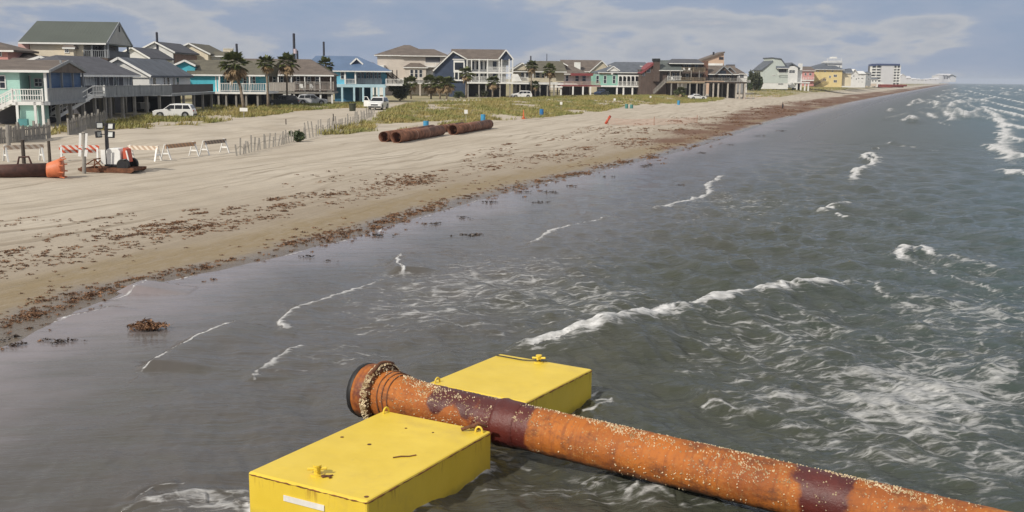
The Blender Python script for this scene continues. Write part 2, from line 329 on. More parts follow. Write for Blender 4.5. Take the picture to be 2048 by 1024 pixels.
# ------------------------------------------------------------------ sea
# crest and foam lines read off the photograph: pixels, strength, shoreward width, trailing width (metres)
LINES = [
    ([(1030, 716), (1130, 703), (1230, 684), (1300, 664), (1385, 646), (1440, 632), (1500, 620), (1600, 604), (1760, 575)], .90, .26, .80), ([(1080, 712), (1180, 694), (1300, 664), (1385, 648), (1420, 640)], .66, .4, .9), ([(1480, 626), (1600, 607), (1720, 586)], .5, .3, 1.1),
    ([(1740, 585), (1775, 612), (1830, 626)], .62, .1, .25),
    ([(285, 747), (340, 716), (420, 677), (492, 650)], .95, .06, .09), ([(265, 748), (290, 747)], .6, .05, .1),
    ([(572, 668), (558, 645), (600, 617), (660, 597), (720, 577), (808, 552)], .80, .07, .26), ([(808, 552), (794, 532), (804, 512)], .95, .09, .13),
    ([(700, 672), (780, 656), (812, 660)], .55, .06, .18),
    ([(1055, 497), (1100, 465), (1170, 446), (1232, 437)], .82, .10, .3), ([(1020, 512), (1055, 497)], .4, .1, .2),
    ([(1298, 424), (1370, 405), (1418, 390), (1412, 372), (1440, 354), (1450, 352)], .85, .15, .6),
    ([(1440, 428), (1470, 414), (1540, 400)], .42, .15, .5),
    ([(510, 748), (545, 730), (580, 706), (610, 692)], .72, .07, .38), ([(515, 765), (512, 745)], .7, .08, .12), ([(545, 748), (620, 742)], .5, .06, .15),
    ([(268, 1010), (310, 985), (375, 975)], .62, .03, .05), ([(230, 1024), (330, 1008), (420, 990), (500, 985)], .62, .08, .30), ([(300, 1040), (420, 1012), (505, 1015)], .6, .1, .25),
    ([(1760, 326), (1738, 309), (1725, 318), (1752, 330), (1722, 343), (1708, 352), (1703, 366)], 1.0, .32, .7),
    ([(1640, 430), (1662, 421), (1702, 416)], 1.0, .25, .5), ([(1668, 434), (1690, 444)], .85, .15, .3),
    ([(1788, 528), (1812, 508), (1838, 508), (1862, 520)], 1.0, .22, .5), ([(1830, 530), (1850, 545), (1880, 562)], .7, .1, .3), ([(1862, 520), (1920, 532), (2000, 548)], .62, .1, .5),
    ([(1880, 565), (1940, 575), (2000, 590)], .5, .1, .4), ([(1772, 289), (1790, 287)], 1.1, .4, .6), ([(1800, 292), (1828, 295)], .85, .3, .4), ([(1745, 299), (1760, 300)], .9, .3, .3),
    ([(1870, 243), (1905, 252)], .8, .3, .5), ([(1850, 300), (1880, 305)], .55, .3, .5), ([(1600, 355), (1640, 342), (1680, 335)], .4, .2, .5), ([(1530, 262), (1580, 262)], .4, .3, .5),
    ([(1968, 288), (1990, 300), (2010, 310), (2048, 318), (2120, 330)], .95, .6, 2.4), ([(1975, 240), (2010, 250), (2048, 258), (2120, 275)], .95, .6, 2.4),
    ([(1985, 265), (2020, 278), (2060, 288)], .9, .5, 2.), ([(2003, 342), (2030, 352), (2090, 362)], 1.0, .5, 2.), ([(1960, 212), (2000, 226), (2060, 240)], .95, .6, 2.6), ([(1945, 200), (1985, 207), (2048, 222), (2120, 240)], .9, .7, 3.),
    ([(1900, 176), (1960, 188), (2048, 207), (2140, 228)], .9, .8, 3.), ([(1925, 168), (1990, 174), (2060, 182), (2140, 190)], .95, 1.2, 5.), ([(1955, 215), (1990, 236), (2010, 262), (2000, 290), (2020, 330)], .85, .7, 2.5), ([(1880, 190), (1930, 206), (1975, 232)], .7, .6, 2.), ([(1815, 213), (1830, 200), (1845, 196)], .8, .7, 1.5), ([(1890, 178), (1905, 184), (1935, 190)], .7, .6, 1.8),
    ([(1870, 700), (1950, 690), (2048, 700)], .35, .3, 1.), ([(1400, 818), (1440, 822), (1475, 832)], .72, .1, .2), ([(1445, 800), (1452, 790)], .5, .1, .1),
    ([(1160, 838), (1200, 832), (1228, 824)], .75, .08, .16), ([(1190, 826), (1226, 820)], .7, .08, .1),
    ([(1170, 975), (1200, 990)], .7, .08, .1), ([(1240, 1010), (1300, 985), (1340, 980), (1400, 1005), (1440, 1022)], .75, .06, .2), ([(1310, 995), (1340, 1020)], .6, .08, .2),
    ([(760, 1050), (830, 1012), (900, 978), (960, 952), (995, 934)], .8, .07, .16), ([(780, 1070), (860, 1018), (930, 980), (1003, 946)], .85, .16, .2), ([(995, 915), (1015, 935), (1060, 945)], .6, .1, .25), ([(1095, 862), (1150, 832), (1192, 806)], .7, .05, .12), ([(470, 1000), (500, 1010), (505, 1040)], .7, .1, .2), ([(1060, 1000), (1120, 985)], .45, .08, .15), ([(960, 1010), (1050, 1000)], .4, .1, .2),
    ([(120, 638), (180, 626), (228, 612)], .85, .06, .12), ([(262, 586), (300, 570)], .9, .06, .10), ([(150, 722), (228, 718)], .5, .03, .05)]
# soft fields of lacy foam: centre pixel, half widths in pixels, strength
FIELDS = [(1000, 575, 320, 85, .35), (860, 615, 240, 65, .31), (1180, 605, 180, 65, .34), (1250, 970, 260, 45, .30), (1460, 415, 190, 38, .26), (1560, 690, 270, 85, .30), (1850, 800, 330, 150, .43), (1950, 640, 220, 70, .36),
          (1640, 820, 260, 70, .36), (1500, 760, 200, 60, .26), (1980, 930, 160, 80, .36), (1450, 660, 200, 40, .2), (680, 715, 110, 32, .30), (420, 1010, 120, 26, .40), (1080, 985, 200, 40, .24), (1330, 1005, 140, 34, .30),
          (1960, 545, 150, 30, .25), (1740, 570, 120, 25, .15), (640, 620, 120, 30, .2), (2010, 300, 60, 40, .25), (1350, 480, 250, 40, .1), (1700, 930, 220, 50, .22), (1150, 690, 130, 16, .2), (1660, 1000, 300, 30, .2)]
def water_material():
    m, N, L, bs = newmat('sea water')
    def at(n): return nd(N, 'ShaderNodeAttribute', attribute_name=n).outputs['Fac']
    foam, sd = at('foam'), at('seaward')
    pos = nd(N, 'ShaderNodeTexCoord').outputs['Object']
    mpa = nd(N, 'ShaderNodeMapping'); mpa.inputs['Rotation'].default_value = (0, 0, R(-8)); L.new(pos, mpa.inputs[0]); v = mpa.outputs[0]
    big = noise(N, L, .16, 4, .6, pos)
    s2 = mth(N, L, 'MULTIPLY_ADD', mth(N, L, 'SUBTRACT', big, .5), 7., sd)
    c = mixc(N, L, mrange(N, L, s2, .3, 5.), (.21, .182, .186), (.078, .070, .062))  # near-shore mauve: silt colour with the sky's sheen mixed into it
    c = mixc(N, L, mrange(N, L, s2, 7, 16), c, (.046, .052, .037))
    c = mixc(N, L, mrange(N, L, s2, 14, 40), c, (.040, .092, .115))
    n1 = noise(N, L, 1., 4, .6, v, ((.5, 1.4, 1),)); c = mixc(N, L, mrange(N, L, n1, .4, .75, 0, .35), c, (.066, .064, .040))
    # lace: a warped cell network that breaks up with distance from the crest
    wv = noise(N, L, 1.3, 3, .6, pos); 
    warp = nd(N, 'ShaderNodeVectorMath', operation='MULTIPLY_ADD'); nc = nd(N, 'ShaderNodeTexNoise', Scale=1.1, Detail=3.); L.new(pos, nc.inputs['Vector']); L.new(nc.outputs['Color'], warp.inputs[0]); warp.inputs[1].default_value = (1.1, .9, 0); L.new(v, warp.inputs[2])
    def lace(sc, st):
        mp = nd(N, 'ShaderNodeMapping'); mp.inputs['Scale'].default_value = st; L.new(warp.outputs[0], mp.inputs[0])
        vo = nd(N, 'ShaderNodeTexVoronoi', feature='DISTANCE_TO_EDGE', Scale=sc); L.new(mp.outputs[0], vo.inputs['Vector'])
        return mrange(N, L, vo.outputs[0], 0, .16, 1, 0)
    l1 = lace(1.5, (.8, 1.5, 1)); l2 = lace(4.2, (.7, 1.4, 1)); l3 = lace(.6, (.8, 1.5, 1))
    nz = noise(N, L, 2.8, 9, .7, v, ((.45, 1.8, 1),)); nb = noise(N, L, .45, 5, .6, v, ((.5, 1.7, 1),))
    t = mth(N, L, 'MULTIPLY_ADD', l1, .20, foam); t = mth(N, L, 'MULTIPLY_ADD', l2, .11, t); t = mth(N, L, 'MULTIPLY_ADD', l3, .10, t)
    t = mth(N, L, 'MULTIPLY_ADD', mth(N, L, 'SUBTRACT', nz, .5), 1.35, t); t = mth(N, L, 'MULTIPLY_ADD', mth(N, L, 'SUBTRACT', nb, .5), .55, t)
    gate = mrange(N, L, foam, .02, .18)
    mask = mth(N, L, 'MULTIPLY', mrange(N, L, t, .50, .92), gate)
    solid = mrange(N, L, foam, .45, .9, .52, .92)
    mask = mth(N, L, 'MULTIPLY', mask, solid); mask = mth(N, L, 'MULTIPLY', mask, mrange(N, L, noise(N, L, 7., 5, .7, v, ((.6, 1.4, 1),)), .3, .62, .55, 1.))
    c = mixc(N, L, mask, c, (.74, .74, .74)); L.new(c, bs.inputs['Base Color'])
    rr = mth(N, L, 'MULTIPLY_ADD', at('open'), .20, mrange(N, L, sd, 0, 14, .05, .09)); L.new(mth(N, L, 'MULTIPLY_ADD', mask, .65, rr), bs.inputs['Roughness']); bs.inputs['IOR'].default_value = 1.33
    # wind ripples
    shal = mth(N, L, 'MAXIMUM', mrange(N, L, sd, 2., 20., .10, 1.), mth(N, L, 'MULTIPLY', at('open'), .5))
    r1 = noise(N, L, 1.5, 6, .58, v, ((.38, 1.7, 1),), dist=.5); r2 = noise(N, L, 5.5, 5, .6, v, ((.45, 1.6, 1),), dist=.4); r3 = noise(N, L, .32, 4, .55, v, ((.6, 1.5, 1),))
    h = mth(N, L, 'MULTIPLY_ADD', r2, .16, mth(N, L, 'MULTIPLY_ADD', r3, 1.6, r1)); h = mth(N, L, 'MULTIPLY', h, shal)
    b1 = bump(N, L, h, .75, .26, None)
    bump(N, L, mth(N, L, 'MULTIPLY', mask, 1.), .6, .08, bs, b1)
    return m
def make_sea():
    nr, na = 900, 1000
    az = np.concatenate([np.linspace(R(-75), R(-33), 40)[:-1], np.linspace(R(-33), R(36), na), np.linspace(R(36), R(80), 40)[1:]])
    r = 1 / np.linspace(1 / 9., 1 / 9000., nr); r = np.concatenate([[2., 4., 6., 7.5], r]); nr = len(r)
    A, Rr = np.meshgrid(az, r, indexing='xy'); A = A.T; Rr = Rr.T; A, Rr = A.T, Rr.T
    X = np.sin(A) * Rr; Y = np.cos(A) * Rr; sd = -shore_w(X, Y)
    foam = np.zeros(X.shape); Z = np.zeros(X.shape)
    for i, (px, s, wf, wb) in enumerate(LINES):
        ln = [P0(*q) for q in px]; lx = np.array([q[0] for q in ln]); ly = np.array([q[1] for q in ln]); pad = 6 * wb + 1
        sel = (X > lx.min() - pad) & (X < lx.max() + pad) & (Y > ly.min() - pad) & (Y < ly.max() + pad)
        if not sel.any(): continue
        jx = X[sel]; jy = Y[sel]; wob = .5 + .25 * wf
        sc = max(.6, wf * 3); qx = jx + .5 * wf * np.sin(jy * 3.1 / sc + i) + .35 * wf * np.sin(jx * 7.3 / sc + 2 * np.sin(jy * 4.1 / sc)); qy = jy + .5 * wf * np.sin(jx * 2.7 / sc + 2 * i) + .3 * wf * np.sin(jx * 8.9 / sc + jy * 5.)
        d, t, cx, cy = seg_dist(qx, qy, ln)
        sgn = -shore_w(jx, jy) + shore_w(cx, cy)         # > 0 on the seaward side
        sw = np.where(sgn < 0, wf, wb); ends = np.clip(np.minimum(t, 1 - t) * 9 + .35, 0, 1)
        val = s * ends * (np.where(sgn < 0, np.exp(-(d / sw) ** 2), .62 * np.exp(-(d / sw)) + .38 * np.exp(-(d / (.5 * sw)) ** 2)))
        foam[sel] = np.maximum(foam[sel], val)
        d, t, cx, cy = seg_dist(jx + .12 * np.sin(jy * 1.1 + i), jy, ln); sgn = -shore_w(jx, jy) + shore_w(cx, cy); ends = np.clip(np.minimum(t, 1 - t) * 9 + .1, 0, 1)
        if s >= .9:
            amp = .50 if i == 0 else min(.38, .20 + .1 * wf); a2 = np.where(sgn < 0, .24 + wf * .5, 1.2 + wb * .5)
            Z[sel] += amp * np.minimum(1, ends) * np.exp(-(d / a2) ** 2)
        elif s > .6:
            Z[sel] += .05 * ends * np.exp(-(d / np.where(sgn < 0, .1 + wf * .5, .5 + wb)) ** 2)
    for (u, v, ru, rv, s) in FIELDS:
        c = P0(u, v); ex = P0(u + ru, v) - c; ey = (P0(u, v - rv) - P0(u, v + rv)) / 2
        det = ex[0] * ey[1] - ex[1] * ey[0]; dx = X - c[0]; dy = Y - c[1]
        a = (dx * ey[1] - dy * ey[0]) / det; b = (ex[0] * dy - ex[1] * dx) / det
        foam = np.maximum(foam, 1.42 * s * np.exp(-(a * a + b * b) * .9)) + 0
    # far breakers on the bars, in rows parallel to the shore
    rg = np.random.default_rng(5)
    for k in range(430):
        y0 = 1 / rg.uniform(1 / 2600., 1 / 170.); off = rg.choice([26, 34, 58, 70, 85, 120, 175]) + rg.normal() * 5; ln_ = rg.uniform(5, 26) * (1 + y0 / 260.)
        yy = np.linspace(y0, y0 + ln_, 6); xx = xs(yy) + off / .94 + rg.normal(size=6).cumsum() * .35 + (yy - y0) * rg.uniform(-.12, .12)
        wf = .4 + y0 / 700.; wb = 1.0 + y0 / 200.; pad = 4 * wb
        sel = (Y > y0 - pad) & (Y < y0 + ln_ + pad) & (X > xx.min() - pad) & (X < xx.max() + pad) & (Rr < 3000)
        if not sel.any(): continue
        d, t, cx, cy = seg_dist(X[sel], Y[sel], list(zip(xx, yy))); sgn = X[sel] - cx
        val = rg.uniform(.5, .9) * np.where(sgn < 0, np.exp(-(d / wf) ** 2), np.exp(-d / wb)) * np.clip(np.minimum(t, 1 - t) * 6 + .2, 0, 1)
        foam[sel] = np.maximum(foam[sel], val); Z[sel] += .3 * np.exp(-(d / np.where(sgn < 0, .6, 2.)) ** 2)
    foam = np.maximum(foam, .10 * sstep(8, 30, sd)); foam = np.where(sd < -.5, 0, foam)
    # thin foamy rim where the swash ends
    rim = np.exp(-((sd - .15 - .12 * np.sin(Y * 2.3) - .1 * np.sin(Y * .9)) / .09) ** 2) * (.45 + .3 * np.sin(Y * 1.7 + np.sin(Y * .6))); foam = np.maximum(foam, rim * (Rr < 90))
    # wave trains
    cell = np.maximum(Rr * Rr / (CH * F) * 1.6, Rr * (R(69) / na)); shallow = sstep(1, 15, sd) * .9 + .035
    for lam, n, amp in ((9., 3, .075), (5., 5, .052), (2.8, 7, .030), (1.6, 9, .0155), (.95, 10, .0065), (.55, 10, .0038)):
        fade = np.clip((lam / cell - 3) / 3, 0, 1)
        for _ in range(n):
            th = R(-160) + rg.normal() * .55; l = lam * rg.uniform(.75, 1.3); k = 2 * math.pi / l; ph = rg.uniform(0, 6.28)
            w = np.sin(k * (X * math.cos(th) + Y * math.sin(th)) + ph + .8 * np.sin(k * .21 * (Y - .5 * X) + ph)); Z += amp * fade * shallow * (1 - 2 * np.abs(w) ** 1.3 + .5) * .55
    Z += -.012
    fastmesh('sea', np.stack([X, Y, Z], -1).reshape(-1, 3), grid_faces(nr, len(az)), water_material(), 'structure', True, {'foam': foam, 'seaward': sd, 'open': sstep(45, 130, Rr)})
make_sea()
# ------------------------------------------------------------------ seaweed on the strand
def weed_mesh(cent, size, seed, flat=.35, per=9):
    rg = np.random.default_rng(seed); n = len(cent); k = n * per
    c = np.repeat(cent, per, 0); s = np.repeat(size, per)[:, None]
    c = c + rg.normal(size=(k, 3)) * s * [.5, .5, .12] + [0, 0, .0]; c[:, 2] = np.maximum(c[:, 2], np.repeat(cent[:, 2], per) + .01)
    a = rg.normal(size=(k, 3)) * [1, 1, flat]; a /= np.linalg.norm(a, axis=1)[:, None]; b = rg.normal(size=(k, 3)) * [1, 1, flat]; b -= a * (a * b).sum(1)[:, None]; b /= np.linalg.norm(b, axis=1)[:, None]
    a *= s * rg.uniform(.25, .6, (k, 1)); b *= s * rg.uniform(.06, .2, (k, 1)); up = np.array([0, 0, 1.]) * s * rg.uniform(.05, .2, (k, 1))
    v = np.stack([c - a, c - b + up, c + a, c + b], 1).reshape(-1, 3); f = np.arange(4 * k).reshape(-1, 4); return v, f
weed_mat = M('wet sargassum', (.15, .072, .040), .8, .5, 3, col2=(.27, .145, .075))
weed_dark = M('soaked sargassum', (.045, .028, .018), .5, .5, 3)
def make_weed():
    pts = []; sz = []
    rg = np.random.default_rng(3)
    for k in range(620):                                 # matted drifts, drawn out along the shore
        y = 1 / rg.uniform(1 / 330., 1 / 23.); far = float(sstep(75, 130, y)); clump = .5 + .5 * math.sin(y * .35 + 2 * math.sin(y * .13)) * math.sin(y * .17 + 1.)
        if rg.random() > .2 + .8 * clump and far < .5: continue
        q = rg.random(); w = rg.normal(6.0, .9) if q < (.60 if y < 36 else .42) else (abs(rg.normal(.6, .45)) if q < .76 else rg.uniform(3, 12))
        if rg.random() < far: w = rg.uniform(.6, 14)
        ln = rg.gamma(2., .55) * (1 + y / 90.); wd = ln * rg.uniform(.12, .3); n = int(rg.integers(6, 34) * (1 if q < .86 else .4)) + 1; x0 = float(xs(y)) - w / .94; dx = float(xs(y + 1) - xs(y - 1)) / 2
        for _ in range(n):
            a = rg.normal() * ln * .6; b = rg.normal() * wd; x = x0 + a * dx + b; yy = y + a - b * dx * .5; pts.append((x, yy, max(float(zg(x, yy)), .0))); sz.append(rg.uniform(.03, .10) * (1 + y / 100.))
    v, f = weed_mesh(np.array(pts), np.array(sz), 1, per=13); fastmesh('seaweed', v, f, weed_mat, 'stuff')
    pts = []; sz = []
    for (u, v_) in ((35, 690), (100, 683), (128, 681), (12, 676), (40, 640), (675, 522), (925, 470), (945, 470), (962, 471), (620, 513), (760, 470), (870, 447), (920, 433), (938, 436), (985, 405), (1050, 384), (1078, 405), (1105, 385), (1140, 372), (1215, 353), (1290, 332), (1355, 371), (1400, 306), (1465, 290), (1520, 272), (1560, 262), (1300, 330)):
        p = P0(u, v_, .02); d = p[1]
        for _ in range(int(rg.integers(3, 9))): pts.append(p + np.array([rg.normal() * .16, rg.normal() * .10, 0]) * (1 + d / 110)); sz.append(rg.uniform(.06, .15) * (1 + d / 200))
    v, f = weed_mesh(np.array(pts), np.array(sz), 2); fastmesh('floating_seaweed', v, f, weed_dark, 'stuff')
    p = P0(297, 655, .03); cs = np.array([p + [rg.normal() * .19, rg.normal() * .13, abs(rg.normal()) * .05] for _ in range(70)])
    v, f = weed_mesh(cs - p, np.full(70, .17), 4, .6); o = fastmesh('seaweed_clump', v, f, weed_mat); o.location = p.tolist(); tag(o, 'large round brown clump of seaweed lying alone in the shallow swash', 'seaweed clump')
make_weed()
# ------------------------------------------------------------------ dune grass
def make_grass():
    rg = np.random.default_rng(9); pts = []
    for poly in GRASS_POLY:
        p = np.array(poly); lo, hi = p.min(0), p.max(0); area = (hi - lo).prod(); n = int(min(area * 7, 60000))
        q = rg.uniform(lo, hi, (n, 2)); q = q[inpoly(q[:, 0], q[:, 1], poly)]; pts.append(q)
    q = np.concatenate(pts); cl = np.sin(q[:, 0] * .8 + np.sin(q[:, 1] * .33) * 2) * np.sin(q[:, 1] * .5 + q[:, 0] * .3) + rg.normal(size=len(q)) * .5
    q = q[(cl > -.45) & (gpatch(q[:, 0], q[:, 1]) + rg.normal(size=len(q)) * .12 > -.22)]
    if len(q) > 42000: q = q[rg.permutation(len(q))[:42000]]
    z = zg(q[:, 0], q[:, 1]); per = 6; n = len(q); k = n * per
    base = np.repeat(np.stack([q[:, 0], q[:, 1], z], 1), per, 0) + rg.normal(size=(k, 3)) * [.16, .16, 0]
    th = rg.uniform(0, 6.28, k); hgt = np.repeat(rg.uniform(.22, .55, n), per) * rg.uniform(.6, 1.2, k); lean = rg.normal(size=(k, 2)) * .22 + [.12, 0]
    wv = np.stack([np.cos(th), np.sin(th), np.zeros(k)], 1) * rg.uniform(.03, .075, (k, 1)); tip = base + np.stack([lean[:, 0] * hgt * 2, lean[:, 1] * hgt * 2, hgt], 1)
    v = np.stack([base - wv, base + wv, tip], 1).reshape(-1, 3); f = np.arange(3 * k).reshape(-1, 3)
    m, N, L, bs = newmat('dune grass'); bs.inputs['Roughness'].default_value = .7
    pos = nd(N, 'ShaderNodeTexCoord').outputs['Object']; a = noise(N, L, .16, 5, .65, pos); b = noise(N, L, 2.5, 4, .7, pos)
    c = mixc(N, L, mrange(N, L, a, .38, .62), (.16, .185, .042), (.31, .24, .085)); c = mixc(N, L, mrange(N, L, b, .4, .75, 0, .8), c, (.36, .31, .11)); c = mixc(N, L, mrange(N, L, noise(N, L, 1.1, 3, .6, pos), .55, .75, 0, .4), c, (.09, .115, .032)); L.new(c, bs.inputs['Base Color'])
    fastmesh('dune_grass', v, f, m, 'stuff')
make_grass()
#=PART3
# ------------------------------------------------------------------ floating pontoons and dredge pipe
def yellow_material():
    m, N, L, bs = newmat('yellow pontoon paint'); bs.inputs['Roughness'].default_value = .42
    pos = nd(N, 'ShaderNodeTexCoord').outputs['Object']; n1 = noise(N, L, .9, 6, .6, pos); n2 = noise(N, L, 5., 8, .7, pos); n3 = noise(N, L, 1.6, 7, .75, pos)
    c = mixc(N, L, mrange(N, L, n1, .3, .7), (.68, .49, .04), (.75, .55, .06))
    c = mixc(N, L, mrange(N, L, n2, .62, .78, 0, .5), c, (.36, .25, .07)); c = mixc(N, L, mrange(N, L, noise(N, L, .6, 8, .75, pos), .52, .72, 0, .4), c, (.50, .36, .08))
    sp = nd(N, 'ShaderNodeSeparateXYZ'); L.new(pos, sp.inputs[0])
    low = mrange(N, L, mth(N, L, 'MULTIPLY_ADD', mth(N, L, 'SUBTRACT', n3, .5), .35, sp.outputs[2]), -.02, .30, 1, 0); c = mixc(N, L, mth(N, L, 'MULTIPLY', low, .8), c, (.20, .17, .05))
    # rust creeping from the top rim down the sides
    n4 = noise(N, L, 1., 6, .7, pos, ((9, 9, .9),)); band = mrange(N, L, sp.outputs[2], .50, .745, 0, 1); off = mrange(N, L, sp.outputs[2], .765, .775, 1, 0)
    st = mth(N, L, 'MULTIPLY', mth(N, L, 'MULTIPLY', mrange(N, L, n4, .54, .70), band), off); c = mixc(N, L, mth(N, L, 'MULTIPLY', st, .75), c, (.24, .09, .02))
    L.new(c, bs.inputs['Base Color']); bump(N, L, noise(N, L, 1.3, 3, .5, pos), .5, .05, bs); return m
yellow = yellow_material()
rust = M('rusty steel', (.15, .06, .028), .85, .45, 6, bmp=.4)
rust_line = M('rust stain', (.17, .065, .02), .9, .5, 8)
plate_white = M('white plate', (.72, .70, .66), .6, .15, 3)
def pontoon(label, corners, zt):
    """corners: the four top corners, front-left, front-right, back-right, back-left (metres)"""
    c = [np.array(p[:2]) for p in corners]; mid = sum(c) / 4
    ax = (c[1] - c[0]) + (c[2] - c[3]); yaw = math.atan2(ax[1], ax[0]); w = (np.linalg.norm(c[1] - c[0]) + np.linalg.norm(c[2] - c[3])) / 2; l = (np.linalg.norm(c[3] - c[0]) + np.linalg.norm(c[2] - c[1])) / 2
    t = T('pontoon', label, 'pontoon', (mid[0], mid[1], 0), yaw, 'pontoons under the dredge pipe'); x, y = w / 2, l / 2
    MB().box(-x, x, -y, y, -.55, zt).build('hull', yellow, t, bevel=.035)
    e = MB(); z = zt - .034; pts = []                    # weld bead with rust along the top edges
    for a, b in (((-x, -y), (x, -y)), ((x, -y), (x, y)), ((x, y), (-x, y)), ((-x, y), (-x, -y))):
        o = np.array([a[0] + b[0], a[1] + b[1], 0.]); o /= np.linalg.norm(o)
        for i in range(40): pts.append(np.array([*a, z]) + (np.array([*b, z]) - np.array([*a, z])) * (i + .5) / 40 + o * .002 + [0, 0, random.uniform(-.004, .004)])
    e.tube(pts, [random.choice((.003, .008, .011, .013)) for _ in pts], 5).build('weld_seam', rust_line, t)
    return t, x, y
def cleat(t, x, y, z, a=0):                             # deck fitting: post, cross arms and base pad
    b = MB(); ca, sa = math.cos(a), math.sin(a)
    b.tube([(x, y, z), (x, y, z + .02)], .10, 14); b.tube([(x, y, z + .015), (x, y, z + .13)], [.05, .045], 12)
    for d, q in (((ca, sa), .14), ((-sa, ca), .09)): b.tube([(x - d[0] * q, y - d[1] * q, z + .085), (x + d[0] * q, y + d[1] * q, z + .105)], .022, 10)
    b.tube([(x, y, z + .13), (x, y, z + .155)], .062, 12); return b.build('deck_cleat', yellow, t, smooth=False)
def lug(t, x, y, z, dx, dy, mat=None):
    b = MB(); d = np.array([dx, dy, 0.]); n = np.array([-dy, dx, 0.]) * .02
    pts = []
    for k in np.linspace(0, math.pi, 11): pts.append(np.array([x, y, z]) + d * .06 * math.cos(k) + np.array([0, 0, .01 + .085 * math.sin(k)]))
    b.tube([np.array([x, y, z - .02]) + d * .06] + pts + [np.array([x, y, z - .02]) - d * .06], .017, 8); return b.build('lifting_lug', mat or yellow, t, smooth=True)
ZT = .8
tp, hx, hy = pontoon('near yellow steel pontoon with white plate on its end and rusty seams', [P0(502, 945, ZT), P0(736, 1003, ZT), P0(981, 862, ZT), P0(762, 819, ZT)], ZT)
cleat(tp, -hx * .12, -hy + .42, ZT, .5); lug(tp, -hx + .12, hy - .10, ZT, .2, .98); lug(tp, hx - .14, hy - .16, ZT, .98, .2)
MB().box(-.38, .36, -.012, .0, .0, .085).build('name_plate', plate_white, tp).location = (-.02, -hy - .003, .50)
for x, y in ((hx - .10, -hy + .12), (-hx + .25, hy * .12), (-.25, .15), (.3, hy - .55), (-.2, hy - .6)): MB().tube([(x, y, ZT + .002), (x, y, ZT + .006)], random.uniform(.018, .034), 9).build('rust_spot', rust, tp)
MB().tube([(.42, -.15, ZT + .008), (.50, -.05, ZT + .012), (.60, .02, ZT + .008), (.66, .12, ZT + .009)], .011, 6).build('wire_scrap', rust, tp)
b = MB(); b.tube([(hx - .42, hy - .25, ZT + .03), (hx - .25, hy - .18, ZT + .10), (hx - .18, hy - .10, ZT + .04)], .03, 8); b.tube([(hx - .34, hy - .12, ZT + .03), (hx - .22, hy - .06, ZT + .12), (hx - .10, hy + .02, ZT + .05)], .026, 8); b.build('shackle', rust, tp, smooth=True)
b = MB(); b.tube([(x, -hy + .42 + dy, ZT + .006) for x, dy in ((-hx * .12 + .1, -.03), (-hx * .12 + .2, .02), (-hx * .12 + .26, -.02))], .022, 6); b.tube([(-hx * .12 + .14, -hy + .36, ZT + .006), (-hx * .12 + .22, -hy + .5, ZT + .006)], .016, 6); b.build('rope_end', rust, tp)
_bl, _br = P0(1000, 707, ZT), P0(1185, 738, ZT); _d = _br - _bl; _n = np.array([_d[1], -_d[0], 0]); _n *= 2.6 / np.linalg.norm(_n)
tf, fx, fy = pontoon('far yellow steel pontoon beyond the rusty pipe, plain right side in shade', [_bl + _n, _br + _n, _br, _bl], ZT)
cleat(tf, -fx * .05, fy - .16, ZT, .2); b = MB(); b.tube([(-fx + .05, fy - .22, ZT + .02), (-.4, fy - .24, ZT + .02), (-.05, fy - .22, ZT + .05), (.1, fy - .1, ZT + .03)], .012, 6); b.build('rope', black, tf)
lug(tf, -fx + .14, -fy + .14, ZT, .2, .98)
# saddles under the pipe tie the two floats together
def pipe_material():
    m, N, L, bs = newmat('orange rust pipe'); bs.inputs['Roughness'].default_value = .62
    pos = nd(N, 'ShaderNodeTexCoord').outputs['Object']; sp = nd(N, 'ShaderNodeSeparateXYZ'); L.new(pos, sp.inputs[0])
    n1 = noise(N, L, 1.1, 7, .65, pos); n2 = noise(N, L, 14., 6, .7, pos); n3 = noise(N, L, 1., 5, .7, pos, ((14, 1.2, 1.2),))
    c = mixc(N, L, mrange(N, L, n1, .35, .65), (.28, .078, .012), (.43, .130, .015))
    c = mixc(N, L, mrange(N, L, n3, .45, .7, 0, .7), c, (.22, .058, .014))
    c = mixc(N, L, mrange(N, L, n2, .54, .72, 0, .8), c, (.17, .05, .016))
    yc = mth(N, L, 'MULTIPLY', mrange(N, L, noise(N, L, 26., 5, .75, pos), .55, .66), mrange(N, L, noise(N, L, 1.7, 4, .6, pos), .45, .62)); c = mixc(N, L, mth(N, L, 'MULTIPLY', yc, .75), c, (.50, .34, .12))
    bl = noise(N, L, 2.6, 9, .75, pos, ((.7, 1.2, 1.2),)); c = mixc(N, L, mrange(N, L, bl, .50, .66, 0, .8), c, (.115, .036, .014)); c = mixc(N, L, mth(N, L, 'MULTIPLY', mrange(N, L, noise(N, L, 7., 8, .8, pos), .56, .70), .55), c, (.46, .29, .11))
    red = nd(N, 'ShaderNodeAttribute', attribute_name='red').outputs['Fac']
    rm = mrange(N, L, mth(N, L, 'MULTIPLY_ADD', mth(N, L, 'SUBTRACT', noise(N, L, 3.2, 8, .72, pos), .5), 1.2, red), .30, .68)
    rc = mixc(N, L, mrange(N, L, n1, .3, .7), (.060, .010, .009), (.115, .020, .014)); c = mixc(N, L, rm, c, rc)
    # slimy dark growth low on the pipe
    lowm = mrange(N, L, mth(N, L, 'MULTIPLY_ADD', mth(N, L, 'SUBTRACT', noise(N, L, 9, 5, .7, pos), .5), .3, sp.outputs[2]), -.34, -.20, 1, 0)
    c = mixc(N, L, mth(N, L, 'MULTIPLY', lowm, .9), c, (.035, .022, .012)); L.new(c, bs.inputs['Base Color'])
    L.new(mrange(N, L, rm, 0, 1, .72, .45), bs.inputs['Roughness']); bump(N, L, n2, .5, .03, bs); return m
pipe_mat = pipe_material()
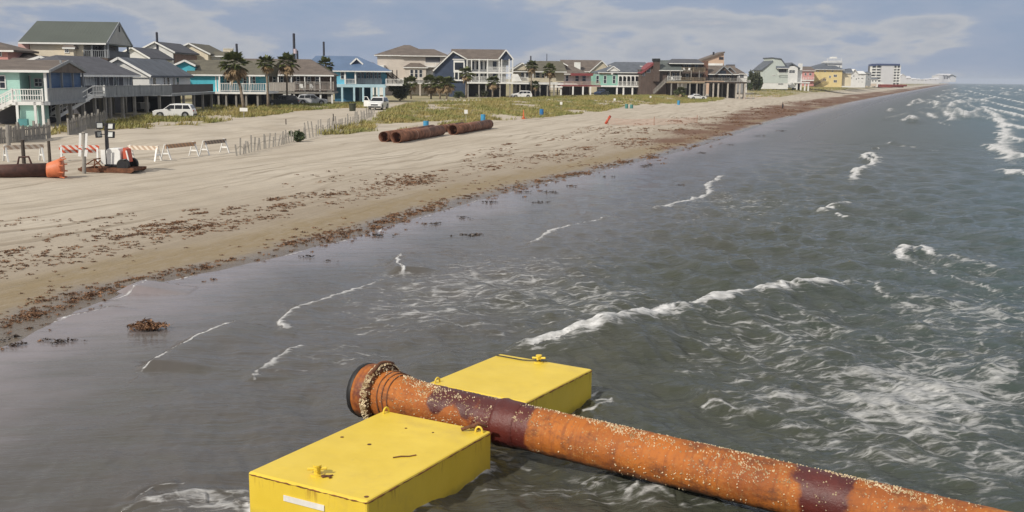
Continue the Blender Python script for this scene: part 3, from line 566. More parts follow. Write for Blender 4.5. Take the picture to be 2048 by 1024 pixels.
AX0 = P0(1010, 845, .72); AX1 = P0(1620, 988, .60); PD = AX1 - AX0; PD /= np.linalg.norm(PD)
PO = AX0.copy(); yawp = math.atan2(PD[1], PD[0]); tilt = math.asin(PD[2])
tpipe = T('dredge_pipe', 'long floating dredge pipe crusted with orange rust and barnacles between two yellow pontoons', 'pipe', PO, yawp); tpipe.rotation_euler = (0, -tilt, yawp)
PR = .375
def pipe_t(u, v, z):                                    # axis parameter nearest to a pixel
    p = P0(u, v, z); return float((p - PO) @ PD)
t_end = pipe_t(722, 790, .72) ; t_far = 16.
def surf(name, prof, mat, red=None, n=56, step=.05, noise_amp=.006):
    """lathe round the local x axis: prof = [(t, radius)]"""
    ts = np.array([p[0] for p in prof]); rs = np.array([p[1] for p in prof]); tt = []
    for a, b in zip(prof[:-1], prof[1:]):
        k = max(1, int(abs(b[0] - a[0]) / step)); tt += [(a[0] + (b[0] - a[0]) * i / k, a[1] + (b[1] - a[1]) * i / k) for i in range(k)]
    tt.append(prof[-1]); t = np.array([q[0] for q in tt])[:, None]; r = np.array([q[1] for q in tt])[:, None]; a = np.linspace(0, 2 * math.pi, n, endpoint=False)[None]
    r = r + noise_amp * (np.sin(t * 23 + 3 * np.sin(a * 5)) * np.sin(a * 9 + t * 4)); X = t + 0 * a; Y = r * np.cos(a); Z = r * np.sin(a); nr = len(tt)
    i = np.arange(nr - 1)[:, None] * n; j = np.arange(n)[None]; f = np.stack([(i + j).ravel(), (i + (j + 1) % n).ravel(), (i + n + (j + 1) % n).ravel(), (i + n + j).ravel()], 1)
    v = np.stack([X, Y, Z], -1).reshape(-1, 3); rd = red(X, Y, Z).ravel() if red else np.zeros(len(v))
    return fastmesh(name, v, f, mat, None, True, {'red': rd}, tpipe)
tA, tB, tC, tD = pipe_t(925, 830, .95), pipe_t(1055, 860, .72), pipe_t(1625, 990, .60), pipe_t(1700, 1005, .6)
def red_mask(X, Y, Z):
    top = sstep(.05, .3, Z)
    m1 = sstep(tA - .35, tA + .3, X) * (1 - sstep(tB - .05, tB + .25, X)); drip = sstep(tA - 1.15, tA - .8, X) * (1 - sstep(tA - .2, tA + .3, X)) * sstep(.0, .22, Z + .10 * np.sin(X * 9))
    m2 = sstep(tC - .3, tC + .1, X) * (1 - sstep(tD - .15, tD + .25, X)); m2b = sstep(tC - .5, tC - .1, X) * (1 - sstep(tD, tD + .15, X)) * sstep(.18, .3, Z)
    return np.maximum.reduce([m1, drip * .9, m2 * .9, m2b * .8])
e0 = t_end
surf('pipe_barrel', [(e0 + 1.15, PR), (0 - .06, PR), (t_far, PR)], pipe_mat, red_mask)
surf('joint_band', [(-.10, PR + .004), (-.09, PR + .03), (-.03, PR + .04), (.04, PR + .028), (.30, PR + .022), (.34, PR + .004)], pipe_mat, lambda X, Y, Z: np.ones(X.shape), noise_amp=.003)
surf('bell_end', [(e0 + .02, .30), (e0, .47), (e0 + .03, .49), (e0 + .16, .515), (e0 + .30, .505), (e0 + .40, .49), (e0 + .44, .44), (e0 + .62, .455), (e0 + .80, .43), (e0 + 1.0, .40), (e0 + 1.2, PR + .002)], pipe_mat, lambda X, Y, Z: .42 * sstep(e0 + .05, e0 + .12, X) * (1 - sstep(e0 + .3, e0 + .35, X)))
surf('rubber_seal', [(e0 + .10, .26), (e0 - .035, .30), (e0 - .05, .40), (e0 - .04, .492), (e0 + .035, .508), (e0 + .06, .500)], black)
surf('ball_collar', [(e0 + .33, .49), (e0 + .34, .545), (e0 + .38, .565), (e0 + .44, .555), (e0 + .46, .46)], rust, noise_amp=.02)
b = MB(); 
for k in range(3): b.tube([(e0 + .64 + k * .10 + .03 * math.sin(a * 2), .456 * math.cos(a) * (1 - .03 * k), .456 * math.sin(a) * (1 - .03 * k)) for a in np.linspace(0, 2 * math.pi, 40)], .014, 6, False)
b.tube([(e0 + .40 + .02 * math.sin(a * 7), .575 * math.cos(a), .575 * math.sin(a)) for a in np.linspace(R(60), R(130), 12)], .04, 6); b.build('wire_lashing', rust, tpipe, smooth=True)
def barnacles():
    rg = np.random.default_rng(21); n = 15000; t = np.concatenate([rg.uniform(e0 + .3, 7.5, n), rg.uniform(e0 + .33, e0 + .47, 1500)]); a = rg.normal(R(95), .95, len(t)); a[n:] = rg.uniform(0, 2 * math.pi, 1500)
    dens = np.sin(t * 2.3 + 2 * np.sin(a * 2)) * np.sin(t * .9 + a * 1.5) + .6 * np.sin(t * 9.1 + a * 3) * np.sin(a * 11 + 2 * np.sin(t * 5.)) + rg.normal(size=len(t)) * .45; keep = (dens > .50) | (rg.random(len(t)) < .04); keep[n:] = True; inred = (t > tA - .1) & (t < tB + .1) & (a < R(120)) & (a > R(-90)); keep &= ~inred | (rg.random(len(t)) < .35); t = t[keep]; a = a[keep]
    prof_t = [e0, e0 + .33, e0 + .335, e0 + .46, e0 + .47, e0 + .8, e0 + 1.2, 99]; prof_r = [.51, .50, .565, .555, .46, .43, PR, PR]; r = np.interp(t, prof_t, prof_r)
    s = np.minimum(rg.gamma(3., .0025, len(t)) + .003, .0145); s[-1500:] *= 1.3 ; k = len(t); c = np.stack([t, r * np.cos(a), r * np.sin(a)], 1); nrm = np.stack([0 * t, np.cos(a), np.sin(a)], 1); e1 = np.stack([1 + 0 * t, 0 * t, 0 * t], 1); e2 = np.cross(nrm, e1)
    V = []; 
    for q in range(5): V.append(c + s[:, None] * (math.cos(q * 2 * math.pi / 5) * e1 + math.sin(q * 2 * math.pi / 5) * e2) - nrm * .004)
    for q in range(5): V.append(c + .45 * s[:, None] * (math.cos(q * 2 * math.pi / 5) * e1 + math.sin(q * 2 * math.pi / 5) * e2) + nrm * s[:, None] * 1.1)
    v = np.stack(V, 1).reshape(-1, 3); bi = np.arange(k)[:, None] * 10; f = []
    for q in range(5): f.append(np.stack([bi[:, 0] + q, bi[:, 0] + (q + 1) % 5, bi[:, 0] + 5 + (q + 1) % 5, bi[:, 0] + 5 + q], 1))
    f.append(np.stack([bi[:, 0] + 5, bi[:, 0] + 6, bi[:, 0] + 7, bi[:, 0] + 8], 1)); f = np.concatenate(f)
    fastmesh('barnacle_crust', v, f, M('barnacle shell', (.50, .33, .15), .6, .4, 8, col2=(.78, .66, .45)), 'stuff', parent=tpipe)
    # weed beard along the underside
    n = 5200; t = rg.uniform(e0 + .5, 8., n); a = rg.normal(R(-48), .20, n); r = np.interp(t, prof_t, prof_r); c = np.stack([t, r * np.cos(a), r * np.sin(a)], 1); w = rg.uniform(.006, .016, n); l = rg.uniform(.02, .075, n); d = np.stack([rg.normal(size=n) * .4, np.cos(a) * .8, np.sin(a) - .6], 1)
    v = np.stack([c - w[:, None] * [1, 0, 0], c + w[:, None] * [1, 0, 0], c + d * l[:, None]], 1).reshape(-1, 3); fastmesh('weed_beard', v, np.arange(3 * n).reshape(-1, 3), M('slimy weed', (.045, .028, .012), .5, .4, 9, col2=(.12, .06, .02)), 'stuff', parent=tpipe)
barnacles()
#=PART4
# ------------------------------------------------------------------ local frames measured off the photograph
class Fr:
    def __init__(s, o, yaw): s.o = np.array(o, float); s.yaw = R(yaw); s.ex = np.array([math.cos(s.yaw), math.sin(s.yaw), 0]); s.ey = np.array([-math.sin(s.yaw), math.cos(s.yaw), 0])
    def pf(s, u, v, y=0.):                              # pixel -> (x, z) on the upright plane local y = y
        d = ray(u, v); t = (y + (s.o - C0) @ s.ey) / (d @ s.ey); q = C0 + d * t - s.o; return float(q @ s.ex), float(q[2])
    def ps(s, u, v, x):                                 # pixel -> (y, z) on the upright plane local x = x
        d = ray(u, v); t = (x + (s.o - C0) @ s.ex) / (d @ s.ex); q = C0 + d * t - s.o; return float(q @ s.ey), float(q[2])
    def rect(s, u0, u1, v0, v1, y=0.):
        um, vm = (u0 + u1) / 2, (v0 + v1) / 2; return s.pf(u0, vm, y)[0], s.pf(u1, vm, y)[0], s.pf(um, v1, y)[1], s.pf(um, v0, y)[1]
# ------------------------------------------------------------------ site things on the beach
orange = M('orange paint', (.62, .15, .05), .5, .15, 3)
def stripes(name, a, b, freq):
    m, N, L, bs = newmat(name); sp = nd(N, 'ShaderNodeSeparateXYZ'); L.new(nd(N, 'ShaderNodeTexCoord').outputs['Object'], sp.inputs[0])
    q = mth(N, L, 'FRACT', mth(N, L, 'MULTIPLY', mth(N, L, 'ADD', sp.outputs[0], sp.outputs[2]), freq)); f = mth(N, L, 'GREATER_THAN', q, .5)
    n = noise(N, L, 6, 5, .7); c = mixc(N, L, f, a, b); c = mixc(N, L, mrange(N, L, n, .5, .8, 0, .45), c, (.35, .3, .25)); L.new(c, bs.inputs['Base Color']); bs.inputs['Roughness'].default_value = .6; return m
bar_or = stripes('orange white stripes', (.75, .70, .66), (.66, .12, .05), 2.6); bar_fade = stripes('faded stripes', (.70, .62, .52), (.46, .34, .25), 2.6); bar_dark = stripes('brown stripes', (.33, .22, .15), (.52, .30, .16), 2.6); bar_dk2 = stripes('dark stripes', (.16, .13, .11), (.32, .25, .19), 2.6)
def barricade(label, pl, pr, mat, h=.98, second=None):
    a = P(*pl); c = P(*pr); d = c - a; yaw = math.atan2(d[1], d[0]); ln = float(np.hypot(d[0], d[1])); t = T('barricade', label, 'barricade', a, yaw, 'striped barricades across the beach')
    dz = float(c[2] - a[2])
    for x, z in ((0, 0), (ln, dz)):
        for sy in (-1, 1): MB().bar((x, sy * .38, z - .03), (x, sy * .04, z + h), .10, .05).build('leg', white, t)
        MB().bar((x, -.24, z + .38), (x, .24, z + .38), .05, .09).build('cross_brace', white, t)
    MB().box(-.12, ln + .12, -.115, -.075, h - .28, h - .02).build('striped_board', mat, t)
    if second: MB().box(-.05, ln + .05, .075, .115, h - .50, h - .28).build('striped_board', mat, t)
    return t
barricade('leftmost barricade, white legs and a faded striped board, behind the timber posts', (12, 323), (84, 322), bar_fade)
barricade('barricade with bright orange and white board behind the orange pipe flange', (124, 322), (196, 322), bar_or, second=1)
barricade('barricade right of the light tower, board low behind its red end', (262, 320), (316, 322), bar_fade, .95)
barricade('barricade with worn brown orange board right of the leaning white leg', (332, 319), (388, 312), bar_dark)
barricade('rightmost barricade with dark board, nearest the sand fence', (409, 310), (449, 305), bar_dk2)
def post(label, u, v0, v1, r, mat, name='timber_post', cat='post', group='old timber posts at the beach edge', lean=(0, 0), cap=False):
    p = P(u, v1); h = (v1 - v0) / F * p[1]; t = T(name, label, cat, p, random.uniform(0, 3), group) if cap else None
    m = MB(); m.tube([(0, 0, -.2), (lean[0] * .5, lean[1] * .5, h * .5), (lean[0], lean[1], h)], [r * 1.05, r, r * .93], 10)
    o = m.build(name if not cap else 'shaft', mat, t)
    if cap: MB().tube([(lean[0], lean[1], h), (lean[0], lean[1], h + .05)], [r * 1.35, r * 1.2], 10).build('cap', mat, t); return t
    o.location = p.tolist(); tag(o, label, cat, group); return o
post('grey timber post at the far left end of the plank fence', 18, 250, 298, .13, greywood)
post('dark round post with a flat cap behind the brown pipe handle', 48, 281, 327, .11, darkwood, cap=True)
post('thin dark post between the capped post and the orange flange', 100, 282, 327, .09, darkwood)
tsp = post('tall grey sign post, white side rails, left of the light tower', 168, 266, 347, .10, greywood, 'sign_post', 'sign post', None, (.14, 0), cap=True)
pt = P(168, 347)
for sx in (-.17, .17):
    MB().bar((sx + .06, -.1, 1.42), (sx + .14, -.1, 2.22), .13, .03).build('side_plate', white, tsp); MB().bar((sx + .02, -.1, .95), (sx + .08, -.1, 1.32), .16, .03).build('side_plate', white, tsp)
tsp.rotation_euler = (0, 0, 0)
def plank_fence(label, uv, h, mat, gap=.02, pw=.14, posts=5):
    pts = [P(*q) for q in uv]; o = pts[0]; t = T('plank_fence', label, 'fence', o); b = MB(); k = 0
    for a, c in zip(pts[:-1], pts[1:]):
        a = a - o; c = c - o; d = c - a; n = max(1, int(np.hypot(d[0], d[1]) / (pw + gap))); e = d / n; nn = np.array([-d[1], d[0], 0]); nn /= np.linalg.norm(nn)
        for i in range(n):
            if random.random() < .04: continue
            p = a + e * (i + .5); hh = h * random.uniform(.84, 1.06); ww = np.array([d[0], d[1], 0]) / np.hypot(d[0], d[1]) * pw / 2; l = nn * random.uniform(-.05, .05)
            b.prism([p - ww - [0, 0, .1], p + ww - [0, 0, .1], p + ww + l + [0, 0, hh], p - ww + l + [0, 0, hh]], nn * .025)
        for z in (.3, .75): b.bar(a + nn * .05 + [0, 0, h * z], c + nn * .05 + [0, 0, h * z], .04, .09)
        m = max(1, int(np.hypot(d[0], d[1]) / 2.2))
        for i in range(m + 1): q = a + d * i / m + nn * .1; MB().box(q[0] - .07, q[0] + .07, q[1] - .07, q[1] + .07, q[2] - .2, q[2] + h * random.uniform(1.05, 1.3)).build('post', mat, t)
    b.build('planks', mat, t); return t
plank_fence('weathered plank fence with uneven boards in front of the aqua house stairs', [(-60, 290), (40, 285), (102, 276)], 1.15, greywood)
plank_fence('weathered plank fence below the white stairs of the grey house', [(140, 270), (175, 258), (212, 250)], 1.2, greywood)
# light tower on its skid
P_ = P(225, 343); fr = Fr(P_, -6)
skid = T('skid', 'rusty steel skid with an open A-frame nose lying on the sand under the light tower', 'skid', P_, fr.yaw)
for y in (-.75, .75): MB().prism([(-1.65, y, .10), (-1.35, y, .0), (1.45, y, 0), (1.62, y, .12), (1.62, y, .26), (-1.65, y, .22)], (0, .12, 0)).build('runner', rust, skid)
for x in (-1.45, -.5, .4, 1.4): MB().box(x, x + .14, -.62, .74, .10, .24).build('cross_beam', rust, skid)
b = MB(); b.bar((-1.55, -.7, .2), (-.75, -.55, .72), .06); b.bar((-.1, -.72, .2), (-.75, -.55, .72), .06); b.bar((-1.55, .75, .2), (-.75, .6, .72), .06); b.bar((-.1, .75, .2), (-.75, .6, .72), .06); b.bar((-.75, -.6, .72), (-.75, .65, .72), .06); b.bar((-.75, -.55, .72), (-.75, -.55, .2), .05); b.bar((-1.2, -.6, .45), (-.4, -.62, .45), .04); b.build('tow_frame', rust, skid)
MB().box(-.35, 1.5, -.6, .74, .241, .27).build('deck_plate', rust, skid)
lt = T('light_tower', 'white mobile light tower, black lamp heads folded on its mast, standing on the rusty skid', 'light tower', P_ + np.array([0, 0, .27]), fr.yaw)
blackmetal = M('black powder coat', (.018, .018, .022), .4, .3, 3)
MB().prism([(-.10, -.42, .16), (.72, -.42, .16), (.72, -.42, .88), (.60, -.42, 1.06), (.02, -.42, 1.06), (-.10, -.42, .96)], (0, .86, 0)).build('generator_body', white, lt, bevel=.03)
MB().box(-.22, .95, -.46, .48, .05, .158).build('chassis', blackmetal, lt)
b = MB(); b.box(-.3, -.18, -.10, .10, .1, 2.45); b.box(-.285, -.195, -.14, .14, .1, 1.5); b.build('mast', blackmetal, lt)
MB().box(-.62, -.34, -.06, .0, .15, .95).build('jack_leg', white, lt)
lens = M('lamp lens', (.55, .57, .55), .12, .2, 4)
for x, y, z, a in ((.12, -.12, 2.28, -.2), (.10, -.14, 1.82, -.2), (-.56, -.10, 2.32, .5), (-.68, -.02, 1.82, 1.25)):
    hd = MB().box(-.20, .20, -.05, .10, -.19, .19).build('lamp_head', blackmetal, lt, bevel=.03); hd.location = (x, y, z); hd.rotation_euler = (R(-8), 0, a)
    MB().box(-.145, .145, -.062, -.051, -.13, .13).build('lens', lens, hd)
    MB().bar((-.24, 0, z), (x, y + .06, z), .05).build('lamp_arm', blackmetal, lt)
b = MB(); b.prism([(.80, -.30, .30), (1.10, -.30, .30), (1.02, -.30, 1.02), (.84, -.30, 1.10)], (0, .6, 0)); b.build('red_housing', M('red orange housing', (.55, .10, .05), .5, .15, 3), lt)
MB().bar((1.02, -.3, .95), (1.14, -.3, .35), .07, .05).build('white_strut', white, lt)
def wheel(parent, x, y, z, r, w, rimm, name='wheel', side=1):
    o = MB().tube([(0, -w / 2, 0), (0, -w * .42, 0), (0, w * .42, 0), (0, w / 2, 0)], [r * .93, r, r, r * .93], 20).build(name, black, parent, smooth=False); o.location = (x, y, z)
    MB().tube([(0, -w / 2 - .012, 0), (0, w / 2 + .012, 0)], r * .58, 14).build('rim', rimm, o); return o
wheel(lt, .92, -.52, .14, .36, .2, blackmetal); wheel(lt, .92, .55, .14, .36, .2, blackmetal)
MB().tube([(1.0, -.66, .45), (1.16, -.66, .50), (1.32, -.66, .38), (1.36, -.66, .10)], .035, 8).build('mudguard', blackmetal, lt)
# pipe with an orange flange, lower left
A_ = P(128, 356); ptop = T('flanged_pipe', 'dark brown pipe with flared orange flange end and a lifting handle on top', 'pipe', A_, math.atan2(.22, 1.0))
rp = .36; darkpipe = M('dark rusty pipe', (.075, .030, .022), .7, .35, 4, bmp=.3)
MB().tube([(-5, 0, rp - .02), (-.78, 0, rp + .08)], rp, 28).build('barrel', darkpipe, ptop, smooth=True)
flor = M('flange orange', (.60, .17, .07), .55, .2, 3)
MB().tube([(-.80, 0, rp + .05), (-.74, 0, rp + .05), (-.40, 0, rp + .12), (-.10, 0, rp + .16), (-.02, 0, rp + .16)], [rp + .02, rp + .03, .45, .53, .50], 30).build('bell', flor, ptop, smooth=True)
for a in range(10):
    q = a * math.pi / 5 + .3; MB().bar((-.14, .54 * math.cos(q), rp + .16 + .54 * math.sin(q)), (.10, .60 * math.cos(q), rp + .16 + .60 * math.sin(q)), .10, .06).build('flange_lug', flor, ptop)
MB().tube([(-2.25, 0, 2 * rp - .02), (-2.15, 0, 2 * rp + .40), (-1.68, 0, 2 * rp + .42), (-1.55, 0, 2 * rp + .0)], .055, 8).build('handle', darkpipe, ptop)
# rusty pipes on the upper beach
def beach_pipe(label, pa, pb, r):
    a = P(*pa); c = P(*pb); d = c - a; ln = float(np.linalg.norm(d[:2])); t = T('steel_pipe', label, 'pipe', a, math.atan2(d[1], d[0]), 'rusty pipes lying on the beach'); dz = d[2]
    n = 26; ring = lambda x, rr, z: [(x, rr * math.cos(q), z + rr * math.sin(q)) for q in np.linspace(0, 2 * math.pi, n, endpoint=False)]
    m = MB(); z0, z1 = r - .03, r - .03 + dz; vs = ring(0, r, z0) + ring(ln, r, z1) + ring(ln, r * .93, z1) + ring(0, r * .93, z0); f = []
    for k in range(4):
        for j in range(n): f.append((k * n + j, k * n + (j + 1) % n, ((k + 1) % 4) * n + (j + 1) % n, ((k + 1) % 4) * n + j))
    m.add(vs, f).build('barrel', M('beach pipe rust', (.16, .065, .035), .85, .5, 1.6, col2=(.27, .12, .07)), t, smooth=True)
    for x in (ln * .35, ln * .62): MB().tube([(x, 0, r - .03 + dz * x / ln), (x + .12, 0, r - .03 + dz * x / ln)], r + .012, 26).build('weld_ring', M('pale weld band', (.36, .22, .16), .8, .3, 4), t)
    return t
beach_pipe('rusty pipe lying behind the nearest pipe, only its open end and top showing', (767, 284), (865, 268), .46)
beach_pipe('nearest rusty pipe in front of the beach grass, open end towards the left', (792, 286), (882, 270), .48)
beach_pipe('short dark pipe between the two long rusty pipes', (872, 266), (925, 258), .38)
beach_pipe('right hand rusty pipe with pale weld bands below the brightest blue barrel', (905, 270), (978, 257), .50)
def barrel(label, u, v, mat, h=.85):
    p = P(u, v); r = .29; t = T('barrel', label, 'barrel', p, random.uniform(0, 3), 'barrels along the grass edge')
    z = [0, .02, .03, .30, .32, .34, .58, .60, .62, .94, .95, 1.]; rr = [.27, .29, .285, .285, .305, .285, .285, .305, .285, .285, .295, .29]
    MB().tube([(0, 0, a * h) for a in z], rr, 20).build('drum', mat, t, smooth=False); MB().tube([(0, 0, h), (0, 0, h + .025)], [.26, .26], 20).build('lid', mat, t); return t
blueb = M('blue barrel', (.03, .17, .42), .45, .1, 3); blueb2 = M('bright blue barrel', (.05, .27, .48), .45, .1, 3); tealb = M('green teal barrel', (.07, .22, .20), .5, .15, 3)
barrel('blue barrel behind the nearest pair of rusty pipes', 852, 259, blueb2); barrel('bright blue barrel above the right hand rusty pipe', 966, 246, blueb2, 1.)
barrel('dark blue barrel beside the orange marker at the grass edge', 1083, 232, blueb, .95); barrel('left, taller one of two touching teal green barrels before the mint house', 1253, 217, tealb, .8); barrel('right, shorter one of two touching teal green barrels before the mint house', 1263, 217, tealb, .7); barrel('farthest blue barrel, left of the white sedan', 1357, 210, blueb2, .95)
p = P(1047, 238); t = T('traffic_delineator', 'tall orange marker cone at the grass edge left of the dark blue barrel', 'cone', p)
MB().box(-.28, .28, -.28, .28, 0, .06).build('base', orange, t, bevel=.01); MB().tube([(0, 0, .06), (0, 0, .3), (0, 0, 1.1), (0, 0, 1.2)], [.17, .12, .05, .06], 12).build('cone', orange, t, smooth=True)
p = P(1211, 248); t = T('marker_drum', 'orange red tube leaning over at the left end of the orange net', 'marker', p)
MB().tube([(0, 0, .02), (.25, 0, .45), (.55, 0, .95)], [.17, .15, .16], 14).build('tube', M('red orange plastic', (.50, .07, .03), .5, .15, 3), t, smooth=True); MB().tube([(.55, 0, .95), (.62, 0, 1.06)], [.17, .12], 14).build('cap', M('dark red cap', (.25, .04, .03), .5, .15, 3), t)
def net_fence():
    pts = [P(*q) for q in ((1216, 250), (1308, 251), (1394, 246))]; o = pts[0]; t = T('safety_fence', 'sagging orange plastic net strung between thin posts on the beach', 'fence', o); b = MB(); h = 1.0
    for a, c in zip(pts[:-1], pts[1:]):
        a = a - o; c = c - o; n = 40
        for k in range(7):
            z = .12 + k * .125; prev = None
            for i in range(9): q = a + (c - a) * i / 8 + [0, 0, z - .1 * math.sin(math.pi * i / 8)]; 
            for i in range(8): q0 = a + (c - a) * i / 8 + [0, 0, z - .12 * math.sin(math.pi * i / 8)]; q1 = a + (c - a) * (i + 1) / 8 + [0, 0, z - .12 * math.sin(math.pi * (i + 1) / 8)]; b.bar(q0, q1, .008, .014)
        for i in range(1, n): q = a + (c - a) * i / n; s = .12 * math.sin(math.pi * i / n); b.bar(q + [0, 0, .12 - s], q + [0, 0, .88 - s], .011)
    b.build('net', M('orange netting', (.60, .20, .12), .6, .1, 3), t)
    for q, hh in zip(pts, (1.0, 1.15, 1.1)): q = q - o; MB().tube([q, q + [0, 0, hh]], .035, 8).build('post', M('post orange brown', (.35, .14, .08), .7, .2, 3), t)
net_fence()
def sign_stake(label, u, v0, v1, w=.22, hb=.3, name='sign_stake'):
    p = P(u, v1); h = (v1 - v0) / F * p[1]; t = T(name, label, 'sign', p, 0, 'white signs on stakes')
    MB().box(-.035, .035, -.03, .03, -.15, h - hb * .3).build('stake', greywood, t); MB().box(-w, w, -.05, -.03, h - hb, h).build('sign_board', white, t); return t
sign_stake('white T shaped sign at the road edge below the leaning palm', 488, 216, 236, .42, .38); sign_stake('white sign on a stake in the grass above the right hand rusty pipe', 932, 220, 246, .2, .45); sign_stake('white sign on a stake right of the dark blue barrel', 1122, 204, 222, .2, .45); sign_stake('small white sign in the grass below the red trimmed porch', 1229, 197, 206, .22, .45); sign_stake('small white sign in the grass before the white arched porch', 1301, 192, 199, .22, .4)
def slat_fence(label, uv, n, h, mat, name='sand_fence'):
    pts = [P(*q) for q in uv]; o = pts[0]; t = T(name, label, 'fence', o); L_ = [0]
    for a, c in zip(pts[:-1], pts[1:]): L_.append(L_[-1] + np.linalg.norm(c - a))
    tops = []
    for i in range(n):
        s = L_[-1] * (i + random.uniform(-.25, .25)) / n; s = min(max(s, 0), L_[-1]); q = np.array([np.interp(s, L_, [p[k] for p in pts]) for k in range(3)]) - o; hh = h * random.uniform(.7, 1.25); l = np.array([random.gauss(0, .10), random.gauss(0, .06), hh])
        MB().bar(q - [0, 0, .1], q + l, .10, .04).build('slat', mat, t); tops.append(q + l * .55)
    b = MB()
    for a, c in zip(tops[:-1], tops[1:]): b.bar(a, c, .014)
    b.build('wire', darkwood, t); return t
slat_fence('sand fence of thin grey slats on wire climbing from the barricades to the bush', [(474, 312), (520, 300), (560, 291), (590, 283)], 22, 1.0, greywood); slat_fence('sand fence of grey slats rising from the low bush to the open-doored white SUV', [(600, 281), (640, 270), (680, 258), (720, 246), (748, 232)], 40, 1.15, greywood)
slat_fence('row of pale slats in the sand before the far dune grass', [(1478, 199), (1515, 198), (1560, 194)], 16, .9, M('pale pink slats', (.52, .38, .30), .8, .2, 3))
post('dark leaning stake standing among the sand fence slats', 669, 228, 262, .05, darkwood, 'stake', 'stake', None, (-.1, 0)); post('short dark stake on the sandy road behind the sand fence', 572, 238, 249, .05, darkwood, 'stake', 'stake', None)
p = P(705, 222); t = T('trash_bin', 'dark olive trash bin standing on grass left of the white SUV with the open door', 'trash bin', p); binm = M('dark olive plastic', (.035, .04, .022), .6, .2, 3)
MB().tube([(0, 0, 0), (0, 0, .95)], [.42, .5], 16).build('body', binm, t); MB().tube([(0, 0, .95), (0, 0, 1.02)], [.54, .53], 16).build('rim', binm, t)
def rock(seed, r):
    import bmesh
    rg = random.Random(seed); bm = bmesh.new(); bmesh.ops.create_icosphere(bm, subdivisions=2, radius=r)
    for q in bm.verts: q.co *= rg.uniform(.8, 1.15); q.co.z *= .7
    me = bpy.data.meshes.new('boulder'); bm.to_mesh(me); bm.free(); me.materials.append(M('pale stone', (.56, .52, .44), .85, .25, 3)); return me
for i, u in enumerate((884, 893, 903, 911, 920, 929, 938, 946, 953, 960)):
    p = P(u, 203); o = bpy.data.objects.new('boulder', rock(i, .32)); COL.objects.link(o); o.location = (p + [0, 0, .15]).tolist()
    tag(o, 'pale stone in the row of edging stones on the grass before the navy house', 'boulder', 'edging stones before the navy house')
